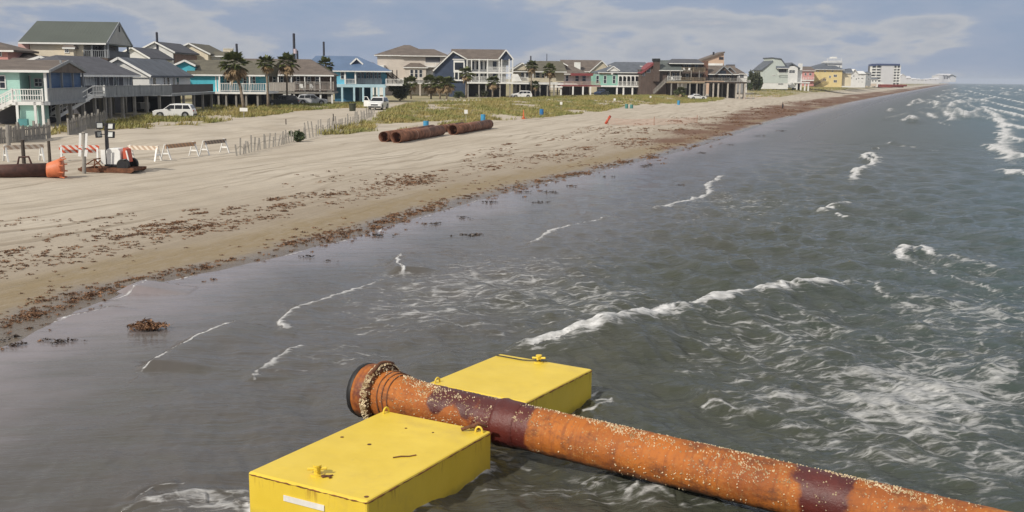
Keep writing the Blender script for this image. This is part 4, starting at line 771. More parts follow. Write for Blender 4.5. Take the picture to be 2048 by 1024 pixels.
#=PART5
# ------------------------------------------------------------------ houses
class House(Fr):
    def __init__(s, label, u, D, yaw, name='beach_house', cat='house', group=None, z=None):
        o = GP(u, D)
        if z is not None: o[2] = z
        super().__init__(o, yaw); s.t = T(name, label, cat, o, s.yaw, group)
    def L(s, m, name, mat, parent=None): return m.build(name, mat, parent or s.t)
    def box(s, part, mat, u0, u1, v0, v1, y=0., d=.2, parent=None):
        a, b, c, e = s.rect(u0, u1, v0, v1, y); return s.L(MB().box(a, b, y, y + d, c, e), part, mat, parent)
    def sbox(s, part, mat, x, u0, u1, v0, v1, th=.15, parent=None):      # on the receding side plane local x
        y0, z0 = s.ps(u0, v1, x); y1, _ = s.ps(u1, v1, x); z1 = s.ps(u0, v0, x)[1]; return s.L(MB().box(x - th, x, y0, y1, z0, z1), part, mat, parent)
    def win(s, u0, u1, v0, v1, y=0., fm=None, mull=1, th=.09):
        a, b, c, e = s.rect(u0, u1, v0, v1, y); m = MB()
        m.box(a, b, y - .06, y - .002, e - th, e).box(a, b, y - .075, y - .002, c, c + th).box(a, a + th, y - .055, y - .002, c + th, e - th).box(b - th, b, y - .055, y - .002, c + th, e - th)
        for i in range(mull): x = a + (b - a) * (i + 1) / (mull + 1); m.box(x - .03, x + .03, y - .05, y - .002, c + th, e - th)
        m.box(a + th, b - th, y - .045, y - .002, (c + e) / 2 - .03, (c + e) / 2 + .03)
        f = s.L(m, 'window', fm or white); s.L(MB().box(a + th * .6, b - th * .6, y - .02, y - .001, c + th * .6, e - th * .6), 'pane', glass, f); return f
    def door(s, u0, u1, v0, v1, y=0., fm=None, mat=None):
        a, b, c, e = s.rect(u0, u1, v0, v1, y); m = MB().box(a, a + .09, y - .05, y - .002, c, e).box(b - .09, b, y - .05, y - .002, c, e).box(a + .09, b - .09, y - .05, y - .002, e - .09, e)
        f = s.L(m, 'door_frame', fm or white); s.L(MB().box(a + .08, b - .08, y - .025, y - .001, c, e - .08), 'door', mat or glass, f)
    def posts(s, us, v0, v1, y=0., w=.16, mat=None, part='post', down=0.):
        for u in us:
            x, z0 = s.pf(u, v1, y); z1 = s.pf(u, v0, y)[1]; s.L(MB().box(x - w / 2, x + w / 2, y - w / 2, y + w / 2, z0 - down, z1), part, mat or white)
    def piles(s, us, v0, y=0., w=.3, mat=None):
        for u in us:
            x, z1 = s.pf(u, v0, y); s.L(MB().box(x - w / 2, x + w / 2, y - w / 2, y + w / 2, -.6, z1), 'pile', mat or greywood)
    def rail(s, u0, u1, v0, v1, y=0., mat=None, kind='p', sp=.24):
        a, b, c, e = s.rect(u0, u1, v0, v1, y); s.railx(a, b, c, e, y, mat, kind, sp)
    def railx(s, a, b, c, e, y, mat=None, kind='p', sp=.24):
        m = MB(); mat = mat or white; m.box(a, b, y - .06, y + .06, e - .07, e)
        if kind == 's': m.box(a, b, y - .025, y + .025, c + .06, e - .07)
        else:
            m.box(a, b, y - .04, y + .04, c + .08, c + .15)
            for i in range(int((b - a) / sp)): x = a + (i + .5) * sp; m.box(x - .03, x + .03, y - .02, y + .02, c + .15, e - .07)
            if kind == 'm': m.box(a, b, y - .035, y + .035, (c + e) / 2 - .04, (c + e) / 2 + .04)
        n = max(1, int((b - a) / 2.4))
        for i in range(n + 1): x = a + (b - a) * i / n; m.box(x - .06, x + .06, y - .065, y + .065, c, e + .05)
        s.L(m, 'railing', mat)
    def raily(s, x, y0, y1, c, e, mat=None, kind='p', sp=.24):           # running away from the viewer
        m = MB(); mat = mat or white; m.box(x - .06, x + .06, y0, y1, e - .07, e)
        if kind == 's': m.box(x - .025, x + .025, y0, y1, c + .06, e - .07)
        else:
            m.box(x - .04, x + .04, y0, y1, c + .08, c + .15)
            for i in range(int((y1 - y0) / sp)): y = y0 + (i + .5) * sp; m.box(x - .02, x + .02, y - .03, y + .03, c + .15, e - .07)
        s.L(m, 'railing', mat)
    def roofx(s, mat, u0, u1, vr, ve, y0=0., d=9., ov=.5, r0=None, r1=None, fascia=True, th=.22, rake=None):
        """ridge parallel to the front; r0/r1: pixel columns where a hipped ridge starts and ends"""
        um = (u0 + u1) / 2; a, ze = s.pf(u0, ve, y0 - ov); b = s.pf(u1, ve, y0 - ov)[0]; yr = y0 + d / 2; zr = s.pf(um, vr, yr)[1]
        ra = s.pf(r0, vr, yr)[0] if r0 is not None else a; rb = s.pf(r1, vr, yr)[0] if r1 is not None else b; yb = y0 + d + ov
        v = [(a, y0 - ov, ze), (b, y0 - ov, ze), (b, yb, ze), (a, yb, ze), (ra, yr, zr), (rb, yr, zr)]; v2 = [(p[0], p[1], p[2] - th) for p in v[:4]]
        m = MB().add(v + v2, [(0, 1, 5, 4), (2, 3, 4, 5), (1, 2, 5), (3, 0, 4), (0, 6, 7, 1), (1, 7, 8, 2), (2, 8, 9, 3), (3, 9, 6, 0), (6, 9, 8, 7)]); o = s.L(m, 'roof', mat)
        if fascia: s.L(MB().box(a + .01, b - .01, y0 - ov - .035, y0 - ov - .003, ze - th - .02, ze - .03), 'fascia', white, o)
        if rake is not None:                            # gable wall and trim on the right-hand end
            s.L(MB().prism([(b + .003, y0 - ov + .1, ze - .05), (b + .003, yb - .1, ze - .05), (b + .003, yr, zr - .12)], (.05, 0, 0)), 'gable_wall', rake, o)
            s.L(MB().bar((b + .08, y0 - ov, ze - .08), (b + .08, yr, zr - .08), .10, .22).bar((b + .08, yb, ze - .08), (b + .08, yr, zr - .08), .10, .22), 'rake_trim', white, o)
        return o, (a, b, y0 - ov, yb, ze, zr)
    def roofy(s, mat, apex, le, re, y0=0., d=9., ov=.5, wall=None, trim=None, th=.22, window=None):
        """gable facing the front: pixel positions of apex and the two eaves on the plane y0 - ov"""
        y = y0 - ov; (xa, za), (xl, zl), (xr, zr) = s.pf(*apex, y), s.pf(*le, y), s.pf(*re, y)
        pl = [(xl, y, zl), (xa, y, za), (xr, y, zr), (xr, y, zr - th), (xa, y, za - th), (xl, y, zl - th)]
        v = pl + [(p[0], p[1] + d + 2 * ov, p[2]) for p in pl]
        o = s.L(MB().add(v, [(0, 1, 7, 6), (1, 2, 8, 7), (2, 3, 9, 8), (3, 4, 10, 9), (4, 5, 11, 10), (5, 0, 6, 11), (0, 5, 4, 1), (1, 4, 3, 2), (6, 7, 10, 11), (7, 8, 9, 10)]), 'roof', mat)
        s.L(MB().bar((xl, y - .045, zl - .11), (xa, y - .045, za - .11), .07, .26).bar((xr, y - .045, zr - .11), (xa, y - .045, za - .11), .07, .26), 'rake_trim', trim or white, o)
        if wall:
            zb = min(zl, zr) - th; s.L(MB().prism([(xl + ov * .6, y0 + .004, zl - th - .02), (xa, y0 + .004, za - th - .02), (xr - ov * .6, y0 + .004, zr - th - .02), (xr - ov * .6, y0 + .004, zb - .02), (xl + ov * .6, y0 + .004, zb - .02)], (0, d - .01, 0)), 'gable_wall', wall, o)
        return o, (xl, xr, y, y + d + 2 * ov, min(zl, zr), za)
    def deck(s, u0, u1, v, y0, y1, th=.28, mat=None, part='deck'):
        a, z = s.pf(u0, v, y0); b = s.pf(u1, v, y0)[0]; s.L(MB().box(a, b, y0, y1, z - th, z), part, mat or greywood); return a, b, z
    def stairs(s, uv_lo, uv_hi, y, w=1.1, mat=None, rail=.95):
        (x0, z0), (x1, z1) = s.pf(*uv_lo, y), s.pf(*uv_hi, y); mat = mat or white; m = MB(); n = max(4, int(abs(z1 - z0) / .19)); sd = 1 if x1 > x0 else -1
        for yy in (y - .03, y + w): m.bar((x0, yy, z0), (x1, yy, z1), .05, .32)
        for i in range(n): x = x0 + (x1 - x0) * (i + .5) / n; z = z0 + (z1 - z0) * (i + .5) / n; m.box(x - .15, x + .15, y + .001, y + w - .03, z - .02, z + .02)
        st = s.L(m, 'stairs', mat); r = MB()
        for yy in (y - .03, y + w):
            r.bar((x0, yy, z0 + rail), (x1, yy, z1 + rail), .05, .10); r.bar((x0, yy, z0 + rail * .5), (x1, yy, z1 + rail * .5), .04, .06)
            for i in range(7): k = i / 6; r.box(x0 + (x1 - x0) * k - .04, x0 + (x1 - x0) * k + .04, yy - .04, yy + .04, z0 + (z1 - z0) * k, z0 + (z1 - z0) * k + rail)
        s.L(r, 'stair_railing', mat, st)
    def core(s, part, mat, u0, u1, v0, v1, y=0., d=8.): return s.box(part, mat, u0, u1, v0, v1, y, d)
    def under(s, u0, u1, v0, y, d, mat=None):           # closed store under the floor; its dark default paints the shade there
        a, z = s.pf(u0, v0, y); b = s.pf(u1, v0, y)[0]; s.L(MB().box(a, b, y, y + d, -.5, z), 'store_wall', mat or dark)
def deck_chair(h, u, v, y, yaw, label):
    x, z = h.pf(u, v, y); q = h.o + h.ex * x + h.ey * y + np.array([0, 0, z]); t = T('deck_chair', label, 'chair', q, h.yaw + yaw, 'white chairs on the house decks')
    MB().prism([(-.3, -.28, .36), (.3, -.28, .36), (.3, .28, .26), (-.3, .28, .26)], (0, 0, .04)).build('seat', white, t); MB().prism([(-.3, .24, .28), (.3, .24, .28), (.26, .52, 1.05), (-.26, .52, 1.05)], (0, .04, 0)).build('backrest', white, t)
    for sx in (-.32, .32):
        MB().box(sx - .03, sx + .03, -.3, -.24, 0, .58).build('leg', white, t); MB().bar((sx, .2, .32), (sx, .42, 0), .05).build('leg', white, t); MB().box(sx - .06, sx + .06, -.36, .36, .58, .61).build('armrest', white, t)
# --- aqua house, far left
h = House('aqua house with brown roof, open porch, white front railing and blue shaded gable', 95, 93, 8)
h.core('wall', aqua, -70, 40, 140, 205, 0, 11); h.core('porch_wall', aqua, 40.3, 94, 140, 205, 2.6, 8.3)
h.win(-14, 12, 150, 178); h.door(50, 62, 150, 182, 2.6); h.win(68, 86, 156, 174, 2.6)
xc = h.pf(95, 170, 0)[0]; yb = h.ps(163, 165, xc)[0]
o, q = h.roofx(roof_brown, -80, 98, 119, 138, 0, yb, .5, rake=None)
zz = h.pf(95, 180, 0)[1]; zfl = h.pf(60, 203, -2)[1]; ze = h.pf(95, 140, 0)[1]
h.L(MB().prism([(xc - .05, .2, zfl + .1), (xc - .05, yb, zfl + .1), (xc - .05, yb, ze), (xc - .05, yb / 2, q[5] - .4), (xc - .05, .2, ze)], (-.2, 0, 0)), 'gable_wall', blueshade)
for y in np.linspace(.1, yb - .2, 4): h.L(MB().box(xc + .1, xc + .26, y, y + .16, zfl, ze + (.9 if 2 < y < yb - 3 else 0)), 'post', bluegrey)
h.L(MB().bar((q[1] + .06, q[2], q[4] - .1), (q[1] + .06, (q[2] + q[3]) / 2, q[5] - .1), .10, .25).bar((q[1] + .06, q[3], q[4] - .1), (q[1] + .06, (q[2] + q[3]) / 2, q[5] - .1), .10, .25), 'rake_trim', bluegrey)
h.posts([93.5], 140, 204, -.05, .22)
h.deck(-70, 95, 203, .01, 12, .3); a, b, z = h.deck(24, 85.5, 203, -2, .0, .3, white); h.L(MB().box(b + .004, b + .6, -2, yb, z - .3, z - .01), 'deck', bluegrey)
h.rail(24, 85, 178, 203, -2, kind='m', sp=.2); zt = h.pf(85, 176.5, -2)[1]; h.raily(b + .45, -2, yb - .3, z - .1, zt, bluegrey, 's')  # side rail is blue-grey because its shade is put into the colour
h.posts([37, 73, 88], 204, 251, -1.9, .2, down=.5); h.under(39, 75, 209, -1.6, 3.2, aqua); h.box('vent_panel', dark, 40, 71, 206, 208.5, -1.7, .08); h.box('bench', M('teal bench', (.08, .26, .27), .6, .1, 2), 36, 54, 238, 251, -2.6, .5)
for y in (1., 5., 9.5): h.L(MB().box(b + .2, b + .5, y, y + .3, -.5, z - .3), 'pile', greywood)
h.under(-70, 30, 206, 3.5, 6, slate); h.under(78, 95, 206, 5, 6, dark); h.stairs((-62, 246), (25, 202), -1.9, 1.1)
# small gable dormer peeping over the aqua roof belongs to the house behind
h = House('house behind the aqua house, only its white trimmed dormer and brown roof showing', 78, 118, 8)
h.core('wall', slate, 20, 150, 124, 165, 1, 8); h.roofx(roof_brown, 0, 160, 116, 128, 1, 8); h.roofy(roof_grey, (79, 111.5), (47, 122), (107, 122.5), 0, 4, .3, slate); h.win(74, 82, 117.5, 121.5, -.05); h.piles([30, 140], 165, 2)
# --- grey house with white stairs
h = House('grey roofed dark house with long grey deck on piles and white outside stairs', 165, 108, 84)
h.core('wall', slate, 163, 266, 149, 190, 0, 9)
for a, b in ((170, 178), (180, 188), (199, 206), (210, 217), (226, 233), (246, 253), (255, 262)): h.door(a, b, 152, 171, 0, mat=M('pale blinds', (.45, .45, .44), .6, .1, 2) if a in (170, 180, 246, 255) else None)
h.roofx(roof_grey, 150, 281, 114.5, 148.5, 0, 9, .7, 112, 196)
h.posts([168, 192, 212, 236, 262], 149.5, 173, -.4, .14, bluegrey)
a, b, z = h.deck(207, 343, 188.5, -2.6, 9, .32, bluegrey); h.rail(208, 343, 170.5, 188, -2.6, bluegrey, 's'); h.deck(163, 206.8, 190, -1.6, 4, .3, white); h.rail(186, 209, 171.5, 194, -2.75, kind='m'); q = h.rect(184, 209, 193, 196, -2.9); h.L(MB().box(q[0], q[1], -2.7, -1.7, q[2], q[3]), 'landing', white); q = h.rect(186, 209, 171.5, 194, -2.75); h.raily(q[1] + .05, -2.7, -1.6, q[2], q[3], white)
h.stairs((112, 236), (186, 192), -2.8, 1.1)
h.piles([188, 209, 219, 244, 268, 293, 318], 190, -2.3, .26); h.piles([200, 225, 250, 290, 315], 190, 3.5, .28)
h.under(196, 262, 192, 5, 4, slate); h.under(262.5, 330, 192, 6, 3, dark); h.box('grill', blackmetal, 281, 300, 205, 218, 0, .6)
# --- white house with blue grey roof
h = House('white house with blue grey roof sloping to the beach and shaded porch doors', 300, 126, 0)
h.core('wall', white_wall, 205, 299, 150, 190, .2, 16); o, q = h.roofy(roof_slate, (236, 114), (172, 150), (302, 151), 0, 16, .4, white_wall)
x1 = h.pf(299, 165, 0.2)[0]
for u0, u1 in ((304, 312), (326, 331), (333, 339), (344, 350), (352, 358)):
    y0, _ = h.ps(u0, 165, x1); y1, _ = h.ps(u1, 165, x1); z0 = h.ps(u0, 170, x1)[1]; z1 = h.ps(u0, 153, x1)[1]; f = h.L(MB().box(x1 + .003, x1 + .05, y0, y1, z0, z1), 'door_frame', white); h.L(MB().box(x1 + .052, x1 + .062, y0 + .2, y1 - .2, z0, z1 - .15), 'door', glass, f)
zd = h.ps(310, 186, x1)[1]; zt = h.ps(310, 168.5, x1)[1]; h.L(MB().box(x1, x1 + 3, -1, 17, zd - .3, zd), 'deck', bluegrey); h.raily(x1 + 2.9, -1, 16.5, zd, zt, slate, 's'); h.railx(x1 + .2, x1 + 2.9, zd, zt, -1, white)
for y in (0, 4, 8, 12, 16): h.L(MB().box(x1 + 2.6, x1 + 2.86, y, y + .26, -.5, zd - .3), 'pile', greywood)
h.L(MB().box(x1 - 8, x1 - 1, 6, 15, -.5, zd - .3), 'store_wall', dark); h.L(MB().box(x1 - 9, x1, .2, 16, zd - .3, zd), 'floor_deck', bluegrey)  # store wall's near-black colour stands in for underfloor shade
# --- turquoise house
h = House('turquoise house with olive grey roof, corner gable and white railed deck', 440, 152, 4)
h.core('wall', turq, 352, 440, 149, 183, 0, 11); h.core('porch_wall', turq, 440.4, 520, 149, 183, 2.6, 8)
h.roofx(roof_olive, 372, 530, 120.5, 148, 0, 11, .5, 380, 560); h.roofy(roof_olive, (369, 119.5), (347, 129), (391, 130), .8, 4.5, .3, None); h.core('gable_wall', turq, 350, 389.5, 130, 148, .9, 4.5); h.L(MB().prism([h.pf(350, 130.2, .9)[0:1] + (.9,) + (h.pf(350, 130.2, .9)[1],), h.pf(389, 130.6, .9)[0:1] + (.9,) + (h.pf(389, 130.6, .9)[1],), h.pf(369, 121, .9)[0:1] + (.9,) + (h.pf(369, 121, .9)[1],)], (0, 4, 0)), 'gable_wall', turq)
h.box('screen_panel', slate, 392, 424, 168.5, 182, -.06, .05); h.box('corner_board', white, 430.5, 433, 150, 183, -.05, .04); h.box('corner_board', white, 436, 439.5, 150, 183, -.05, .04)
for a, b in ((444, 450), (453, 460), (486, 493), (496, 503), (505, 511)): h.win(a, b, 152, 169, 2.6, mull=0)
h.deck(385, 532, 183, -.9, 11, .3, white); h.rail(440, 532, 166.5, 183, -.8, kind='p'); h.posts([440, 462, 500], 149, 183, -.4, .16)
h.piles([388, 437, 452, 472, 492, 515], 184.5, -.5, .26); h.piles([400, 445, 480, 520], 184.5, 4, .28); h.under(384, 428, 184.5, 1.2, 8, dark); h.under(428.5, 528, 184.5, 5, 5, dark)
h.box('blue_shed', turq, 340, 352, 193, 206, -2, 2.)
# --- brown roofed house
h = House('low house with long brown roof and grey boarded deck rail above parked cars', 585, 172, 6)
h.core('wall', brownw, 538, 666, 149, 182, .6, 10); h.roofx(roof_brown, 488, 668, 118, 148, 0, 11, .6, 470, 622)
for a, b in ((545, 553), (560, 567), (578, 586), (592, 600), (614, 622), (630, 640)): h.win(a, b, 152, 167, .6, mull=0)
h.posts([533, 557, 583, 610, 640, 662], 149, 183, -.4, .16); h.deck(526, 668, 183, -1.4, 10, .3, greywood); h.rail(528, 588, 164.5, 183, -1.4, M('pale deck boards', (.46, .42, .38), .8, .15, 2, kind='boards'), 's'); h.rail(590, 667, 163.5, 181, -1.5, M('pale deck boards'), 'p', .2)
h.box('panel', white, 566, 582, 182.5, 190, -1.3, .1); h.piles([530, 537, 571, 588, 613, 641, 664], 184.5, -1.1, .26, white); h.piles([545, 575, 600, 630], 184.5, 3, .28); h.under(534, 606, 184.5, 5, 5, dark); h.under(607, 660, 184.5, 5.5, 4, brownw); h.box('lattice_screen', greywood, 655, 664, 180, 204, -1, .08)
for y in (0,): h.L(MB().bar((h.pf(529, 205, -1.6)[0], -1.6, 0), (h.pf(535, 186, -1.6)[0], -1.6, h.pf(535, 186, -1.6)[1]), .14).bar((h.pf(537, 205, -1.6)[0], -1.6, 0), (h.pf(531, 186, -1.6)[0], -1.6, h.pf(531, 186, -1.6)[1]), .14), 'cross_brace', white)
for i, (u, lab) in enumerate(((549, 'white deck chair at the left end of the brown roofed house deck'), (572, 'white deck chair left of the centre posts on the boarded deck'), (603, 'white deck chair right of the centre posts on the boarded deck'), (625, 'white deck chair near the right end of the boarded deck'))): deck_chair(h, u, 181, -.7, .4 * (i - 1.5), lab)
# --- blue house
h = House('bright blue house with blue metal roof and screened porch on light blue piles', 690, 192, 8)
h.core('wall', skyblue, 636, 691, 141, 172, 0, 11); h.core('porch_wall', skyblue, 691.4, 775, 141, 172, 2.4, 8)
h.roofx(roof_blue, 600, 784, 112, 140, 0, 11, .6, 632, 714); h.roofy(roof_blue, (713, 115.5), (700, 127.5), (726, 127.5), 2.2, 2.5, .3, navy)
h.win(681, 689, 144, 158.5, 0, mull=0); h.win(644, 652, 144, 156, 0, mull=0); h.posts([663, 690.5, 711], 140.5, 168, -.1, .28)
for a, b in ((714, 721), (722.5, 728), (732, 738), (740, 746), (748, 754), (756, 762)): h.win(a, b, 144, 157, 1.2, bluegrey, 0)
h.box('porch_panel', bluegrey, 712, 764, 157, 168, 1.2, .1); h.box('porch_header', bluegrey, 712, 764, 141, 144, 1.2, .1); h.rail(690, 711, 158, 168, -.1)
h.deck(664, 772, 168, -.4, 11, .55, M('light blue trim', (.42, .60, .68), .6, .1, 1)); h.rail(636, 664, 156, 168, -.6, M('light blue trim'), 's'); h.deck(770, 805, 168, -.4, 6, .3, white); h.rail(772, 806, 158, 168, -.4)
h.piles([684, 708, 726, 743, 757, 768], 172, -.2, .36, M('light blue trim')); h.piles([690, 720, 750], 172, 4, .36, M('light blue trim')); h.under(669, 706, 172, 1.6, 7, M('mid blue wall', (.03, .13, .23), .7, .15, 1)); h.under(706.5, 744, 172, 7, 3, M('mid blue wall'))
h.stairs((803, 172), (772, 146), 1.6, 1.2, darkwood); h.posts([775, 785, 794], 140, 170, 1.5, .18, darkwood)
# --- large beige house
h = House('large beige three storey house with brown hip roof and side balcony', 820, 266, 4)
h.core('wall', beige, 755, 893, 111, 188, 0, 13); h.roofx(roof_brown, 748, 868, 90, 109.5, 0, 13, .7, 808, 820); h.roofx(roof_brown, 800, 900, 98, 110.5, -.3, 10, .6, 820, 868)
h.roofx(roof_brown, 806, 856, 125, 134, -2.2, 5, .4, 822, 838); h.core('bay_wall', beige, 810, 852, 135, 160, -2.2, 2.19); h.win(820, 827, 139, 155, -2.2, mull=0); h.win(829, 836, 139, 155, -2.2, mull=0); h.win(838, 845, 139, 155, -2.2, mull=0)
h.box('recess_shade_panel', slate, 851, 880, 114.5, 125, -.05, .045); h.rail(850, 892, 125, 132, -1.4); h.deck(850, 892, 132, -1.4, 0, .3, white); h.win(776, 783, 112.2, 114, 0, mull=0); h.box('lower_panel', white, 826, 868, 141, 160, -.12, .1); h.rail(796, 880, 157, 165, -2.6); h.deck(794, 880, 165, -2.6, 0, .3, white)  # balcony recess is a flat panel, its shade painted as dark colour
h.piles([800, 822, 840, 858], 166, -2.4, .3, beige); h.under(756, 796, 160, -.4, 5, beige)
h = House('small white gabled house squeezed between the blue and the beige house', 745, 258, 4); h.core('wall', white_wall, 732, 768, 130, 190, 0, 8); h.roofy(roof_slate, (742, 124), (728, 132), (756, 132), 0, 8, .4, white_wall)
# --- navy house
h = House('navy house with white trimmed gable and two storeys of white balconies', 930, 252, 6)
h.core('wall', navy, 869, 931, 142, 163, 0, 11); o, q = h.roofy(roof_brown, (906, 102), (866, 141), (933, 117), 0, 11, .5, navy); h.L(MB().prism([(h.pf(870, 141, 0)[0], .003, h.pf(870, 143, 0)[1]), (h.pf(931, 141, 0)[0], .003, h.pf(931, 143, 0)[1]), (h.pf(931, 118, 0)[0], .003, h.pf(931, 120, 0)[1]), (h.pf(906, 104, 0)[0], .003, h.pf(906, 106, 0)[1])], (0, 10.9, 0)), 'wall', navy)
h.under(899, 931, 163, .3, 8, navy); h.roofx(roof_brown, 905, 1014, 98.5, 117.5, .6, 10, .6); h.core('wall', white_wall, 931.4, 1012, 118, 164, 2.6, 8)
for u0, u1, v0, v1 in ((907, 929, 121, 125), (907, 929, 140, 145), (907, 909.5, 125, 140), (927, 929.5, 125, 140), (908, 910, 145, 162), (916, 918, 145, 160), (926, 929, 145, 160), (908, 929, 159, 162)): h.box('white_frame', white, u0, u1, v0, v1, -.14, .12)
h.box('bay_glass', glass, 909.5, 927, 125, 140, -.03, .02); h.box('bay_glass', glass, 910, 926, 145, 159, -.03, .02)
for v0, v1 in ((122, 139), (145, 160)):
    for a, b in ((943, 949), (952, 958), (961, 966), (969, 973), (985, 994)): h.door(a, b, v0, v1, 2.6)
for vf in (143, 163.5): h.deck(932, 1026, vf, -.6, 2.6, .4, white, 'balcony_floor')
h.rail(974, 1026, 134, 143, -.55); h.rail(940, 1056, 153.5, 163.5, -.6); h.posts([934, 943, 958, 975, 998, 1003, 1018, 1025], 118, 164, -.5, .22)
h.roofy(roof_brown, (1012, 99), (997, 118), (1027, 118), -.4, 8, .4, navy); h.box('porch_screen', M('pale screen', (.45, .48, .5), .5, .1, 2), 1005, 1017, 120, 131, 2.5, .08)
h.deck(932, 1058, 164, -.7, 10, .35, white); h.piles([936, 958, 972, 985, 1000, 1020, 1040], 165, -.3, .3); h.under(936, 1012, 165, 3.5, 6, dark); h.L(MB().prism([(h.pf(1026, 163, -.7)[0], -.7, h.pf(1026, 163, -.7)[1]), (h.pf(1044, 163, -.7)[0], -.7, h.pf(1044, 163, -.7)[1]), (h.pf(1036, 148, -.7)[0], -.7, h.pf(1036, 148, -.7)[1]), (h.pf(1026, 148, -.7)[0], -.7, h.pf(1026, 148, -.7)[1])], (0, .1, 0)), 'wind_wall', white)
# --- tan house
h = House('tan house with olive roof, small front gable and pale deck beside the navy house', 1080, 268, 6)
h.core('wall', tan, 1030, 1128, 143, 164, 1.2, 9); h.roofx(roof_olive, 1026, 1134, 122, 142, 0, 10, .6, 1064, 1125); h.roofy(roof_olive, (1045, 125), (1025, 138), (1058, 135), -.3, 4, .3, tan)
for a, b in ((1042, 1048), (1052, 1057), (1071, 1080), (1083, 1089)): h.win(a, b, 145, 156, 1.2, mull=0)
h.posts([1050, 1066, 1092], 143, 158, -.2, .2); h.box('deck_wall', tan, 1046, 1112, 156, 162, -.8, .12); h.deck(1027, 1116, 164.5, -.9, 10, .5, white); h.piles([1032, 1052, 1071, 1080, 1095, 1108], 166, -.5, .34); h.under(1030, 1100, 166, 3.5, 5, dark)
for a, b in ((1078, 1087), (1095, 1105)): h.L(MB().bar((h.pf(a, 172, -.5)[0], -.5, h.pf(a, 172, -.5)[1]), (h.pf(b, 166, -.5)[0], -.5, h.pf(b, 166, -.5)[1]), .16), 'knee_brace', white)
# --- brown roof house with red porch
h = House('house with red porch roof and red trimmed deck on white columns', 1150, 296, 6)
h.core('wall', white_wall, 1108, 1182, 148, 170, 1.5, 8); h.roofx(roof_brown, 1100, 1178, 129, 147, 0, 10, .5, 1118, 1140); h.roofy(roof_brown, (1120, 122), (1100, 131.5), (1136, 131), 1, 6, .3, brownw)
h.box('porch_roof', roof_red, 1142, 1186, 146.5, 151.5, -1.0, 3.); h.rail(1128, 1200, 163, 170, -1.1, M('tan rail', (.42, .30, .22), .7, .2, 2)); h.deck(1124, 1202, 170, -1.2, 8, .35, roof_red)
for a, b in ((1115, 1124), (1131, 1137), (1150, 1158), (1164, 1172)): h.win(a, b, 151, 163, 1.5, mull=0)
h.deck(1095, 1125, 172, -1.6, 6, .4, white); h.piles([1108, 1122, 1146, 1166, 1181], 173, -1, .38, white); h.piles([1115, 1140, 1165], 173, 3.5, .34); h.under(1126, 1178, 173, 5, 4, brownw)
h = House('brown roofed house with large tan gable and white chimney in the second row', 1180, 330, 6)
h.core('wall', tan, 1128, 1222, 143, 185, 0, 10); o, _ = h.roofx(roof_brown, 1126, 1210, 120, 142, 0, 11, .5); h.roofy(roof_brown, (1204, 121), (1178, 144), (1224, 141), -.5, 10, .4, tan); h.box('chimney', white, 1150, 1161, 124.5, 141, -1., 1.6, o); h.win(1188, 1198, 144, 149, -.52, mull=0)
# --- mint house with white porch
h = House('mint green house with arched white porch and white piers', 1240, 312, 6)
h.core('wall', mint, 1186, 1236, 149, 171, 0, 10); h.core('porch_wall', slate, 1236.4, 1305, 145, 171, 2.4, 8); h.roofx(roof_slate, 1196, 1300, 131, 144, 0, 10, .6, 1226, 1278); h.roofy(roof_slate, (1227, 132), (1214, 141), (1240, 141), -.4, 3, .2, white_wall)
for a, b in ((1192, 1198), (1207, 1213), (1225, 1231)): h.win(a, b, 151, 167, 0, mull=0)
h.box('porch_beam', white, 1236, 1304, 150, 152.5, -.5, .3); h.posts(list(np.linspace(1236.5, 1303, 9)), 150, 171, -.4, .26)
us = np.linspace(1236.5, 1303, 9)
for a, b in zip(us[:-1], us[1:]):
    x0, z = h.pf(a, 152.5, -.4); x1 = h.pf(b, 152.5, -.4)[0]; m = MB(); z += .02
    m.prism([(x0, -.45, z), (x0, -.45, z - .55), (x0 + (x1 - x0) * .18, -.45, z - .16), ((x0 + x1) / 2, -.45, z)], (0, .12, 0)); m.prism([(x1, -.45, z), ((x0 + x1) / 2, -.45, z), (x1 - (x1 - x0) * .18, -.45, z - .16), (x1, -.45, z - .55)], (0, .12, 0)); h.L(m, 'arch', white)
h.deck(1188, 1312, 170.5, -.8, 9, .45, white); h.rail(1236, 1310, 163, 170.5, -.8); h.piles([1234, 1247, 1265, 1284], 171, -.4, .42, white); h.under(1297, 1312, 171, -.6, 2.5, white); h.under(1200, 1233, 171, 3.5, 5, M('dark green wall', (.02, .05, .04), .8, .2, 1)); h.under(1234, 1297, 171, 5, 4, slate)
# --- brown timber houses
h = House('brown timber house with tall dark chimney, grey green roof and long tan deck', 1330, 308, 4)
h.core('wall', brownw, 1281, 1333, 139, 191, 1.2, 9); xx = h.pf(1306, 122, 1.2)[0]; h.L(MB().prism([(h.pf(1279, 146, .8)[0], .8, h.pf(1279, 146, .8)[1]), (h.pf(1309, 124, .8)[0], .8, h.pf(1309, 124, .8)[1]), (h.pf(1309, 129, .8)[0], .8, h.pf(1309, 129, .8)[1]), (h.pf(1283, 148, .8)[0], .8, h.pf(1283, 148, .8)[1])], (0, 10, 0)), 'roof', roof_red); h.L(MB().prism([(h.pf(1281, 148, 1.3)[0], 1.3, h.pf(1281, 148, 1.3)[1]), (h.pf(1309, 148, 1.3)[0], 1.3, h.pf(1309, 148, 1.3)[1]), (h.pf(1309, 128, 1.3)[0], 1.3, h.pf(1309, 128, 1.3)[1])], (0, 9, 0)), 'wall', brownw)
h.win(1293, 1301, 135, 145, 1.15, bluegrey, 0); h.win(1284, 1290, 146, 152, 1.15, bluegrey, 0)
h.L(MB().box(*h.rect(1307.5, 1319.5, 122, 163, .1)[:2], .1, 1.6, *h.rect(1307.5, 1319.5, 122, 163, .1)[2:]), 'chimney', brownw); h.box('chimney_cap', black, 1306.5, 1320.5, 117, 123, .0, 1.8)
